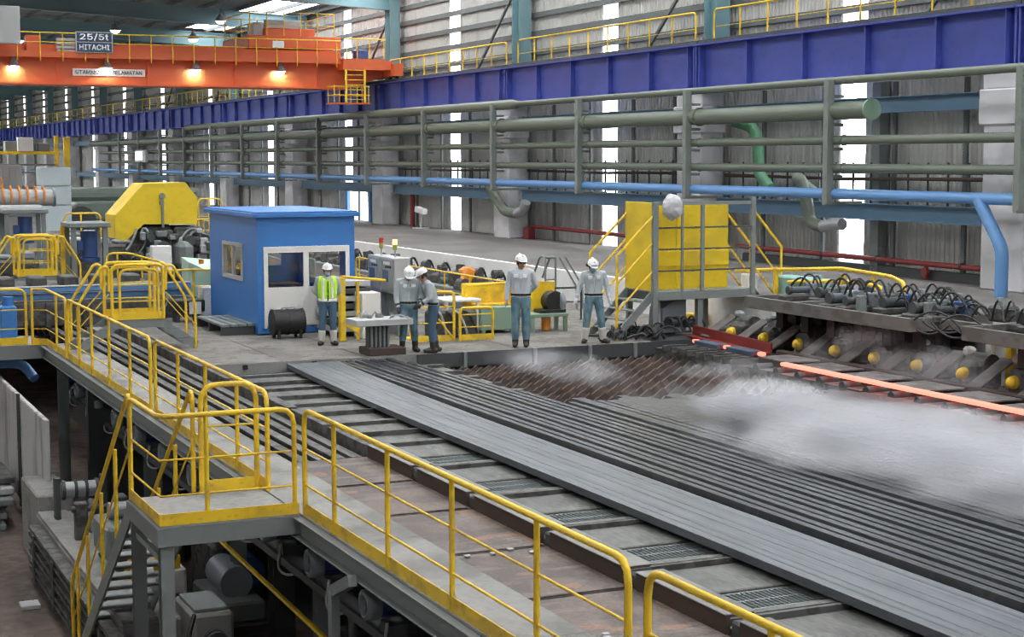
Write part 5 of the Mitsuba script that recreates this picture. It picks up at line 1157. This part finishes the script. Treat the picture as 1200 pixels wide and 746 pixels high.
# ------------------------------------------------------------------ yellow panelled platform with stairs
yp_ = thing('panel_platform', 'grey platform with a big yellow panel screen and stairs on both sides', 'platform')
X0, X1, Y0, Y1, Z = 17.86, 20.42, 31.75, 33.1, 1.02
put('deck', P(cbx(X0, X1, Y0, Y1, Z - .02, Z, .004), 'm_steel_grey'), yp_)
put('front_beam', P(chan((X0, Y0, Z - .10), (X1 + .1, Y0, Z - .10), .18, .08, .012, -1), 'm_steel_grey'), yp_)
put('side_beam', P(cat(bx(X0, X0 + .05, Y0, Y1, Z - .2, Z - .02), bx(X1 - .05, X1, Y0, Y1, Z - .2, Z - .02), bx(X0, X1, Y1 - .05, Y1, Z - .2, Z - .02)), 'm_steel_dark'), yp_)
for x, y in ((X0 + .06, Y0 + .06), (19.08, Y0 + .1), (X1 - .5, Y1 - .1), (X0 + .06, Y1 - .1)): put('leg', P(bx(x - .06, x + .06, y - .06, y + .06, 0, Z - .02), 'm_steel_grey'), yp_)
put('corner_post', P(bx(X0 - .06, X0 + .06, Y0 - .08, Y0 + .02, 0, 3.0), 'm_steel_grey'), yp_)
put('frame_post', P(bx(19.05, 19.13, Y0 - .04, Y0 + .02, Z, 2.95), 'm_steel_grey'), yp_)
put('frame_post', P(bx(18.55, 18.60, Y0 - .02, Y0 + .02, Z, 2.95), 'm_steel_grey'), yp_)
put('frame_post', P(bx(X1 - .05, X1 + .05, Y0 - .05, Y0 + .03, Z - .1, 3.1), 'm_steel_grey'), yp_)
put('frame_rail', P(bx(X0, X1, Y0 - .03, Y0 + .03, 2.94, 3.02), 'm_steel_grey'), yp_)
for z in (1.46, 1.94, 2.42): put('frame_rail', P(bx(X0, X1, Y0 - .02, Y0 + .01, z, z + .035), 'm_steel_dark'), yp_)
xs3 = [17.98, 18.66, 19.34, 20.02]
for a, b in zip(xs3, xs3[1:]):
    put('yellow_panel', P(cbx(a + .004, b - .004, 32.15, 32.18, 1.03, 2.93, .006), 'm_yellow_panel'), yp_)
put('yellow_panel', P(cbx(X0 - .015, X0 + .015, Y0 + .05, Y1 - .02, 1.03, 3.0, .006), 'm_yellow_panel'), yp_)
put('yellow_panel', P(cbx(19.9, 20.3, Y1 - .04, Y1 - .01, 1.05, 2.5, .006), 'm_yellow_panel'), yp_)
put('crossbar', P(cbx(17.98, 20.02, 32.10, 32.13, 1.55, 1.9, .006), 'm_yellow_panel'), yp_)
ls = thing('platform_stairs', 'short grey stairs with yellow handrails on the left of the yellow panelled platform', 'stairs')
for y in (Y0 + .05, Y1 - .1): put('stringer', P(bar((X0 + .02, y, Z - .04), (16.92, y, .02), .04, .17), 'm_steel_grey'), ls)
for k in range(1, 5):
    s = k / 5; put('tread', P(bx(X0 - .94 * s - .12, X0 - .94 * s + .12, Y0 + .08, Y1 - .12, Z - Z * s - .03, Z - Z * s), 'm_steel_grey'), ls)
for y, dz in ((Y0, 0), (Y1 - .05, 0)):
    put('handrail', P(tube([(X0 + .05, y, 2.78), (16.93, y, 1.85), (16.93, y, .0)], .032, 8), 'm_yellow'), ls)
    for z in (1.25, .62): put('rail', P(tube([(X0 + .05, y, z + .95), (16.93, y, z - .02)], .024, 6), 'm_yellow'), ls)
rs_ = thing('platform_stairs', 'short grey stairs with yellow handrails on the right of the yellow panelled platform', 'stairs')
for y in (Y0 + .05, Y1 - .1): put('stringer', P(bar((X1, y, Z - .06), (X1 + .75, y, .2), .04, .2), 'm_steel_dark'), rs_)
for k in range(1, 4): put('tread', P(bx(X1 + .22 * k - .11, X1 + .22 * k + .11, Y0 + .08, Y1 - .12, Z - .24 * k - .03, Z - .24 * k), 'm_steel_grey'), rs_)
for y in (Y0, Y1 - .05):
    put('handrail', P(tube([(X1 + .06, y, 2.75), (X1 + .78, y, 1.95), (X1 + .78, y, .82)], .032, 8), 'm_yellow'), rs_)
    for z in (2.05, 1.5): put('rail', P(tube([(X1 + .06, y, z), (X1 + .78, y, z - .85)], .024, 6), 'm_yellow'), rs_)
bg = thing('wrapped_lamp', 'round lamp wrapped in crumpled silver plastic at the top corner of the yellow screen', 'lamp')
sp = trimesh.creation.icosphere(4, .25)
vv = np.array(sp.vertices); nz = meshkit.noise(vv * 9, 3) * .6 + meshkit.noise(vv * 21, 5) * .4
fold = np.abs(meshkit.noise(vv * V(14, 14, 5), 9) - .5)
put('plastic', P(((vv * (1 + .22 * (nz[:, None] - .5) - .25 * fold[:, None])) * V(.95, .9, 1.2) + V(18.2, 31.55, 2.9), np.array(sp.faces)), 'm_plastic', 25), bg)
paint('m_plastic', (.50, .50, .52), .28, .6)
put('bracket', P(bx(18.15, 18.25, 31.6, 31.75, 2.9, 3.0), 'm_steel_grey'), bg)
um = thing('hydraulic_unit', 'grey hydraulic unit in pale frames under the yellow panelled platform', 'machine')
put('tank', P(prism([(18.3, .05), (18.95, .05), (18.95, .78), (18.75, .82), (18.35, .6)], 32.2, 32.8, 'y'), 'm_motor_grey'), um)
put('frame', P(tube([(18.2, 32.1, 0.02), (18.2, 32.1, .8), (19.3, 32.1, .8), (19.3, 32.1, 0.02)], .03, 6), 'm_grey_light'), um)
put('pump', P(cat(cyl((18.55, 32.1, .3), .12, .3, 'x', 12), cyl((19.0, 32.1, .25), .1, .3, 'x', 12)), 'm_steel_dark'), um)
for j in range(5): put('hose', P(hose((18.3 + .2 * j, 32.05, .3), (18.5 + .2 * j, 31.9, .1), .2, .025), 'm_hose'), um)
one('yellow_bollard', bx(19.6, 19.72, 32.8, 32.92, 0, 1.0), 'm_yellow', 'yellow post under the yellow panelled platform', 'post')
one('yellow_kerb', cbx(19.5, 20.4, 33.6, 33.8, 0, .3, .02), 'm_yellow', 'low yellow kerb seen under the yellow panelled platform', 'kerb')
cl_ = thing('cable_heap', 'heap of dark cables and rods on the deck under the left platform stairs', 'cable heap', kind='stuff')
rg = random.Random(5); ms = []
for k in range(40):
    x, y = rg.uniform(16.7, 18.0), rg.uniform(31.3, 32.6)
    ms.append(hose((x, y, .04), (x + rg.uniform(-.6, .6), y + rg.uniform(-.3, .3), rg.uniform(.04, .2)), rg.uniform(0, .25), rg.uniform(.015, .04), 6, 5))
put('cables', P(cat(ms), 'm_hose'), cl_)

# ------------------------------------------------------------------ run-in table and hydraulics on the right
rn = thing('run_in_table', 'run-in table with grey brown cover plates beside the red-hot bar', 'roller table')
put('bed', P(bx(17.5, 20.2, 6, 31.0, -.4, -.12), 'm_grime'), rn)
rg = random.Random(9)
for y in np.arange(10.0, 27.2, 1.42):
    put('cover_plate', P(cbx(17.88, 18.62, y - .56, y + .5, .02, .05, .006), 'm_cover'), rn)
    put('cover_side', P(bx(17.88, 17.92, y - .56, y + .5, -.12, .02), 'm_rust'), rn)
textured('m_cover', lambda p, n, uv: mix((.165, .15, .147), (.115, .103, .10), smoothstep(.4, .65, fbm(p.x * 4, p.y * 3, p.z, 3))), .7, .3)
for y in np.arange(9.3, 31, .71): put('roller', P(cyl((17.75, y, -.12), .1, .5, 'x', 10), 'm_steel_dark'), rn)
put('back_beam', P(cbx(18.66, 18.84, 8, 28.1, -.12, .08, .02), 'm_rust'), rn)
rp = thing('red_guard', 'long low red guard plate beyond the three glowing bar ends', 'guard')
put('plate', P(bar((18.62, 28.2, .10), (18.86, 31.7, .14), .05, .22), 'm_red_plate'), rp)
put('ledge', P(bar((18.5, 28.2, .0), (18.74, 31.7, .02), .2, .03), 'm_red_plate'), rp)
paint('m_red_plate', (.19, .03, .027), .55)
for i, (y, lb) in enumerate(((27.91, 'glowing red bar end at the right of three beside the red guard plate'), (29.22, 'glowing red bar end in the middle of three beside the red guard plate'), (30.48, 'glowing red bar end at the left of three beside the red guard plate'))):
    one('glowing_bar_end', {**P(cbox((18.2, y, .04), (.13, .17, .08), .025), 'e_hot'), 'emitter': {'type': 'area', 'radiance': rgb(3.4, .42, .26)}}, None, lb, 'steel bar')
for i, y in enumerate((28.56, 29.85)): put('shield', P(cbx(18.05, 18.34, y - .48, y + .48, -.02, .08, .01), 'm_shield'), rn)
paint('m_shield', (.06, .085, .13), .45)
puts('grid_bar', [bx(17.3, 18.0, 27.6 + .34 * k, 27.66 + .34 * k, -.12, .0) for k in range(9)], 'm_grime', rn)
# drive units with yellow guards
for i, y in enumerate(np.arange(19.0, 31.0, 1.27)):
    k = thing('table_drive', f'run-in table drive with a round yellow guard beside an inclined plate, {ORD[9 - i]} from the left', 'drive unit', 'drive units behind the run-in table')
    put('guard', P(cat(ball((19.04, y, .2), .11, 12), cyl((19.12, y, .2), .12, .12, 'x', 12)), 'm_yellow'), k)
    put('housing', P(cat(cbx(19.1, 19.8, y - .22, y + .22, -.1, .42, .08), cyl((19.5, y, .35), .2, .5, 'y', 12)), 'm_grime'), k)
    put('ramp', P(bar((18.75, y + .62, .06), (19.55, y + .66, .5), .34, .03), 'm_cover'), k)
    put('cap', P(cbox((19.45, y + .3, .55), (.2, .22, .16), .05), 'm_gaiter' if 20 < y < 27 else 'm_motor_grey'), k)
def table(y0, y1, label, x0=18.66, z=1.1):
    k = thing('hydraulic_table', label, 'machine')
    put('front_beam', P(cbx(x0, x0 + .08, y0, y1, z - .25, z, .006), 'm_table'), k)
    puts('end_beam', [cbx(x0, x0 + 1.9, y0, y0 + .08, z - .25, z, .006), cbx(x0, x0 + 1.9, y1 - .08, y1, z - .25, z, .006)], 'm_table', k)
    put('back_beam', P(cbx(x0 + 1.82, x0 + 1.9, y0, y1, z - .25, z, .006), 'm_table'), k)
    put('plate', P(bx(x0 + .08, x0 + 1.85, y0 + .05, y1 - .05, z - .2, z - .14), 'm_steel_dark'), k)
    put('back_skirt', P(bx(x0 + 1.5, x0 + 1.55, y0, y1, -.12, z - .2), 'm_black'), k)
    for yy_ in np.arange(y0 + .5, y1, .9): puts('hanger', [bx(x0 + .5, x0 + .62, yy_ - .2, yy_ + .05, .45, z - .2), bx(x0 + .9, x0 + 1.1, yy_ - .1, yy_ + .25, .3, z - .2)], 'm_black', k)
    for yy_ in np.arange(y0 + .8, y1, 1.6):
        put('cross_beam', P(cbx(x0 + .08, x0 + 1.85, yy_ - .06, yy_ + .06, z - .14, z - .02, .006), 'm_table'), k)
        put('leg', P(bx(x0 + 1.3, x0 + 1.5, yy_ - .1, yy_ + .1, -.12, z - .2), 'm_steel_dark'), k)
    return k
textured('m_table', lambda p, n, uv: mix((.155, .155, .143), (.11, .106, .095), smoothstep(.4, .65, fbm(p.x * 5, p.y * 3, p.z * 5, 3))), .7, .3)
paint('m_cyl', (.10, .125, .15), .4)
table(23.8, 29.3, 'grey beam table covered with hydraulic hoses, left one in front of the red wall pipe')
table(12.0, 22.4, 'grey beam table covered with hydraulic hoses, right one below the blue drop pipe')
put('link_beam', P(cbx(19.3, 19.4, 22.4, 23.8, .9, 1.08, .006), 'm_table'), 'hydraulic_table')
rg = random.Random(17)
def hyd(y, i, big):
    k = thing('hydraulic_cylinder', f'dark hydraulic cylinder with looping hoses, {ORD[i]} from the left on the {"right" if y < 22.3 else "left"} beam table', 'hydraulic cylinder', 'hydraulic cylinders on the beam tables')
    x = 18.95 + rg.uniform(0, .9)
    put('base', P(cbx(x - .15, x + .75, y - .16, y + .16, 1.0, 1.12, .02), 'm_grime'), k)
    put('barrel', P(cyl((x + .3, y, 1.22), .07 + .03 * big, .5, 'x', 12), ['m_cyl', 'm_grime', 'm_steel_dark'][i % 3]), k)
    if i % 3 == 1: put('side_barrel', P(cyl((x + .85, y, 1.2), .06, .34, 'y', 10), 'm_motor_grey'), k); put('valve', P(cat(cbx(x + .1, x + .28, y - .3, y - .16, 1.0, 1.34, .015), cyl((x + .19, y - .23, 1.38), .05, .1, 'z', 8)), 'm_steel_grey'), k)
    put('cap', P(cyl((x + .02, y, 1.22), .09 + .03 * big, .08, 'x', 12), 'm_steel_dark'), k)
    put('block', P(cbx(x + .5, x + .72, y - .12, y + .12, 1.1, 1.36, .02), ['m_motor_grey', 'm_steel_grey', 'm_motor_blue'][i % 3]), k)
    for j in range(3):
        a = (x + .1 + .22 * j, y + rg.uniform(-.1, .1), 1.3); b = (x + .3 + .2 * j, y - rg.uniform(.25, .6), 1.12)
        put('hose', P(hose(a, b, rg.uniform(.22, .42), .021), 'm_hose'), k)
for i, y in enumerate([28.8, 28.0, 27.4, 26.8, 26.2, 25.6, 25.0, 24.4, 23.9]): hyd(y, i, i % 2)
for i, y in enumerate([22.1, 21.7, 21.3, 20.8, 20.3, 19.8, 19.3, 18.8]): hyd(y, i, 1)
for i in range(7):
    y = 24.0 - .24 * i
    one('loose_hose', hose((18.72, y, 1.08), (19.1, y - .75, 1.02), [-.22, .2, -.15][i % 3], .02), 'm_hose', f'black hose in the gap between the two beam tables, {ORD[i]} from the left', 'hose', 'hoses between the beam tables')
k = thing('hose_bundle', 'tangle of dark hoses and valves rising behind the beam tables', 'hose bundle', kind='stuff')
ms = []
for j in range(60):
    y = rg.uniform(18.5, 27); x = rg.uniform(19.6, 20.4)
    ms.append(hose((x, y, 1.1), (x + rg.uniform(-.3, .3), y - rg.uniform(.2, .7), 1.15), rg.uniform(.1, .4), .02, 7, 5))
put('hoses', P(cat(ms), 'm_hose'), k)
vb = [(20.1, y) for y in np.arange(18.6, 27, 1.1)]
for vi, (x, y) in enumerate(vb[::-1]):
    k = thing('valve_block', f'greasy dark valve block behind the beam tables, {ORD[vi]} from the left', 'valve block', 'valve blocks behind the beam tables')
    put('body', P(cbox((x, y, 1.2), (.4, .45, .28), .04), 'm_grime'), k)
    put('coil', P(cyl((x, y + .1, 1.4), .07, .16, 'z', 10), 'm_motor_grey'), k)
kr = thing('floor_railing', 'yellow railing on the raised floor behind the hose covered tables', 'handrail')
put('top_rail', P(tube(rounded([(20.9, 33.2, 1.32), (20.9, 29.0, 1.62), (20.9, 27.3, 1.56), (20.7, 26.6, 1.48), (20.7, 26.6, .8)], .15), .045, 8), 'm_yellow'), kr)
put('lower_rail', P(tube(rounded([(20.9, 31.0, 1.2), (20.9, 28.9, 1.36), (20.85, 27.6, 1.34), (20.8, 27.2, 1.2), (20.8, 27.2, .8)], .15), .04, 8), 'm_yellow'), kr)
for y in (31.5, 28.95, 27.9): put('post', P(bx(20.86, 20.94, y - .05, y + .05, .8, 1.5), 'm_yellow'), kr)
one('teal_unit', cat(cbx(21.0, 21.5, 29.9, 31.8, .8, 1.3, .03), cyl((21.2, 30.3, 1.33), .1, .12, 'z', 10)), 'm_teal_unit', 'pale teal machine unit behind the yellow panelled platform', 'machine')
paint('m_teal_unit', (.25, .45, .43), .5)
one('white_barrel', cat(cyl((20.9, 32.6, 1.05), .2, .45, 'z', 14)), 'm_white_paint', 'white drum beside the right platform stairs', 'drum')
for i, (x, c, lb) in enumerate(((19.75, 'm_gaiter', 'pale beige post under the right beam table'), (19.95, 'm_yellow', 'yellow post under the right beam table'))):
    one('table_post', cbx(x, x + .12, 22.9 - .3 * i, 23.06 - .3 * i, -.12, .8, .01), c, lb, 'post')

# ------------------------------------------------------------------ below the walkway, lower left
tk = thing('panel_wall', 'dirty white panel wall standing below the far end of the walkway', 'wall')
for y0, y1 in ((30.3, 33.4), (33.46, 39.0)):
    put('panel', P(cbx(4.42, 4.52, y0, y1, ZG + .35, -.72, .02), 'm_dirty_white'), tk)
textured('m_dirty_white', lambda p, n, uv: mix((.50, .50, .495), (.30, .29, .28), smoothstep(.45, .7, fbm(p.y * 3, p.z * .6, p.x, 4))), .8, .2)
for y in (33.43,): put('joint_post', P(bx(4.36, 4.42, y - .05, y + .05, ZG + .3, -.65), 'm_steel_dark'), tk)
one('blue_pipe_bend', tube(rounded([(3.2, 38.0, -.52), (5.0, 37.2, -.5), (5.2, 36.8, -.8)], .2), .11, 10), 'm_pipe_blue', 'blue pipe under the far corner of the walkway', 'pipe')
bd = thing('machine_bed', 'long pale concrete machine bed with three dark channel rails on its side', 'machine')
put('block', P(cbx(4.05, 5.0, 21.5, 29.0, ZG, -2.15, .03), 'm_concrete'), bd)
put('top_plate', P(cbx(4.06, 4.55, 21.5, 28.9, -2.15, -2.1, .01), 'm_concrete'), bd)
put('head_block', P(cbx(4.08, 4.7, 29.0, 31.0, ZG, -1.85, .03), 'm_concrete'), bd)
for z in (-2.42, -2.72, -3.02): put('channel_rail', P(cat(bx(3.86, 4.05, 20.5, 28.6, z, z + .05), bx(3.86, 4.05, 20.5, 28.6, z + .12, z + .17), bx(3.98, 4.05, 20.5, 28.6, z, z + .17)), 'm_grime'), bd)
for y in (22, 24, 26, 28): put('clamp', P(cbx(3.84, 3.9, y - .08, y + .08, -3.1, -2.3, .01), 'm_steel_dark'), bd)
put('carriage', P(cbx(4.5, 5.3, 24.8, 26.0, -2.15, -1.6, .04), 'm_steel_grey'), bd)
put('carriage', P(cbx(4.6, 5.2, 22.6, 23.6, -2.15, -1.75, .04), 'm_dirty_white'), bd)
put('roll', P(cyl((4.68, 28.2, -1.62), .14, .62, 'x', 16), 'm_galv'), bd)
puts('roll_collar', [cyl((x, 28.2, -1.62), .17, .05, 'x', 16) for x in (4.4, 4.6, 4.78, 4.96)], 'm_steel_dark', bd)
puts('bracket', [cbx(4.3, 4.5, 26.4, 26.6, -2.15, -1.5, .02), cbx(4.9, 5.1, 26.2, 26.5, -2.15, -1.4, .02), cbx(4.5, 4.8, 24.1, 24.3, -2.15, -1.8, .02)], 'm_grime', bd)
puts('shaft', [cyl((4.7, 26.45, -1.6), .05, .9, 'x', 10), cyl((4.75, 27.2, -1.75), .09, .7, 'y', 12)], 'm_steel_dark', bd)
put('roll', P(cyl((4.95, 25.5, -1.46), .13, .6, 'x', 16), 'm_galv'), bd)
puts('roll_stand', [bx(4.25, 4.34, 28.1, 28.3, -2.1, -1.4), bx(5.02, 5.12, 28.1, 28.3, -2.1, -1.4)], 'm_steel_dark', bd)
rg = random.Random(31)
for k in range(8): put('hose', P(hose((4.6 + rg.uniform(-.2, .5), 26.5 + rg.uniform(-2, 2), -2.0), (5.1, 26.5 + rg.uniform(-2, 2), -2.0), -.3, .03), 'm_hose'), bd)
lp = thing('scrap_pile', 'stack of grey steel offcuts on the ground at the left edge', 'stack')
for k in range(6): put('offcut', P(cbx(3.0, 4.0 + .05 * k, 32.6 + .3 * (k % 3), 34.0 + .2 * k, ZG + .16 * k, ZG + .13 + .16 * k, .02), ['m_steel_grey', 'm_grey_light', 'm_grime'][k % 3]), lp)
one('floor_plank', cbx(3.45, 3.75, 26.6, 26.95, ZG, ZG + .07, .01), 'm_grey_light', 'short grey plank lying on the brown ground at the left edge', 'plank')
one('floor_kerb', cbx(3.2, 3.5, 21.5, 23.4, ZG, ZG + .12, .02), 'm_yellow_panel', 'low yellow kerb at the bottom left corner on the brown ground', 'kerb')
ub = thing('gear_motor', 'pale boxy gear motor with hoses under the stair platform', 'motor')
put('box', P(cbx(4.85, 5.4, 20.8, 21.9, -2.6, -1.95, .04), 'm_concrete'), ub)
put('motor', P(cat(cyl((5.1, 19.7, -2.35), .22, .8, 'y', 14)), 'm_galv'), ub)
puts('band', [cyl((5.1, y, -2.35), .235, .08, 'y', 14) for y in (19.4, 19.75, 20.05)], 'm_black', ub)
put('base', P(cbx(4.6, 5.6, 19.0, 22.3, ZG, -2.6, .02), 'm_grime'), ub)
put('lid', P(cbx(4.9, 5.35, 20.9, 21.8, -1.95, -1.9, .01), 'm_steel_grey'), ub)
puts('flange', [cyl((5.12, y, -2.3), .16, .06, 'y', 14) for y in (20.6, 20.72)], 'm_steel_dark', ub)
put('cable', P(tube(rounded([(4.75, 20.3, -1.8), (4.6, 20.0, -2.0), (4.75, 19.6, -2.6), (4.6, 19.2, -2.9)], .1), .03, 6), 'm_hose'), ub)
gl = thing('gear_motor', 'pale gear motor standing behind the walkway legs', 'motor')
put('box', P(cbx(5.6, 6.3, 22.4, 24.0, -2.6, -2.3, .04), 'm_steel_grey'), gl)
put('base', P(cbx(5.5, 6.4, 22.3, 24.1, ZG, -2.6, .02), 'm_grime'), gl)
put('motor', P(cyl((5.95, 23.2, -2.1), .24, .9, 'y', 16), 'm_motor_grey'), gl)
for i, (y, z) in enumerate(((12.5, -2.0), (15.5, -2.3), (18.5, -2.1), (25.5, -2.2), (29, -1.9), (32, -2.2))):
    k = thing('floor_pump', f'dark pump set in the shade below the roller table, {ORD[i]} from the front', 'pump', 'pump sets below the roller table')
    put('body', P(cbx(6.3, 7.3, y, y + 1.6, ZG, z, .06), 'm_grime'), k)
    put('motor', P(cyl((6.7, y - .3, z - .3), .25, .8, 'y', 14), 'm_motor_blue'), k)
    put('pipe', P(tube(rounded([(6.4, y + .4, z), (6.4, y + .4, z + .5), (6.4, y + 1.4, z + .5)], .15), .06, 8), 'm_steel_grey'), k)
for x in (5.2, 5.35):
    one('cable_conduit', tube([(x + .85, 9.0, -2.0 + (x - 5.2)), (x + .85, 19.2, -2.0 + (x - 5.2))], .03, 6), 'm_steel_dark', f'thin dark conduit along the walkway legs, the {"lower" if x < 5.3 else "upper"} one', 'conduit')
yc = thing('warning_plate', 'small yellow plates behind the front leg of the stair platform', 'plate')
for z in (-1.0, -1.35): put('plate', P(cbx(4.4, 4.75, 21.0, 21.05, z, z + .18, .01), 'm_yellow'), yc)
put('post', P(bx(4.55, 4.6, 21.05, 21.1, ZG, -.8), 'm_steel_dark'), yc)

# ------------------------------------------------------------------ steam over the cooling bed: a real volume
def steam_grid(x0, x1, y0, y1, z0, z1, nx, ny, nz):
    X, Y, Z = np.meshgrid(np.linspace(x0, x1, nx), np.linspace(y0, y1, ny), np.linspace(z0, z1, nz), indexing='ij')
    p = np.stack([X, Y, Z], -1)
    def fb(s, seed):
        return .5 * meshkit.noise(p * s, seed) + .28 * meshkit.noise(p * s * 2.1 + 5, seed + 1) + .22 * meshkit.noise(p * s * 4.3 + 9, seed + 2)
    n = fb(V(.8, .55, 1.1), 4); w = fb(V(.5, .35, .7), 14)
    def sst(a, b, t): t = np.clip((t - a) / (b - a), 0, 1); return t * t * (3 - 2 * t)
    def lobe(cx, cy, rx, ry, top, amt):
        r = np.sqrt(((X - cx) / rx) ** 2 + ((Y - cy) / ry) ** 2) + (w - .5) * 1.3
        f = np.clip(1.15 - r, 0, 1) ** 1.1
        h = top * (.45 + .9 * n) * (.3 + .9 * np.clip(1.3 - r, 0, 1))
        return amt * f * (1 - sst(.35, 1.0, np.clip(Z - z0, 0, None) / np.maximum(h, .05)))
    d = lobe(13.8, 20.9, 1.75, 2.6, .5, 1.7) + lobe(13.8, 18.0, 1.9, 3.4, .52, 1.7) + lobe(14.0, 14.6, 2.1, 3.2, .55, 1.6) + lobe(15.2, 22.4, 1.1, 2.2, .36, .8) + lobe(15.6, 18.6, 1.1, 3.0, .34, .8)
    d += lobe(13.4, 27.6, .8, 2.1, .36, .2) + lobe(19.0, 24.4, .8, 2.8, .9, .5) + lobe(16.0, 25.2, 1.2, 1.2, .35, .3)
    d *= sst(.30, .66, n) * (.35 + 2.2 * sst(.4, .7, fb(V(1.7, 1.2, 2.0), 31)))
    e = lambda t, a, b, m: np.minimum(1, np.minimum(t - a, b - t) / m)
    d *= np.clip(e(X, x0, x1, .5), 0, 1) * np.clip(e(Y, y0, y1, 1.0), 0, 1) * np.clip((z1 - Z) / .4, 0, 1)
    return np.clip(d, 0, 1.15).astype(np.float32)
sx0, sx1, sy0, sy1, sz0, sz1 = 11.6, 20.0, 9.5, 32.6, -.02, 2.0
G = steam_grid(sx0, sx1, sy0, sy1, sz0, sz1, 60, 140, 24)
GT = np.ascontiguousarray(np.transpose(G, (2, 1, 0)))[..., None]        # z, y, x
to = T4().translate([sx0, sy0, sz0]) @ T4().scale([sx1 - sx0, sy1 - sy0, sz1 - sz0])
STEAM = 3.6
k = thing('steam_cloud', 'drifting white steam rising over the dark bars of the cooling bed', 'steam', kind='stuff')
scene[k] = {**P(bx(sx0, sx1, sy0, sy1, sz0, sz1), None, False), 'bsdf': {'type': 'null'},
            'interior': {'type': 'heterogeneous', 'albedo': rgb(.74, .75, .775), 'scale': STEAM,
                         'sigma_t': {'type': 'gridvolume', 'grid': mi.VolumeGrid(GT), 'to_world': to, 'filter_type': 'trilinear', 'wrap_mode': 'clamp'}}}
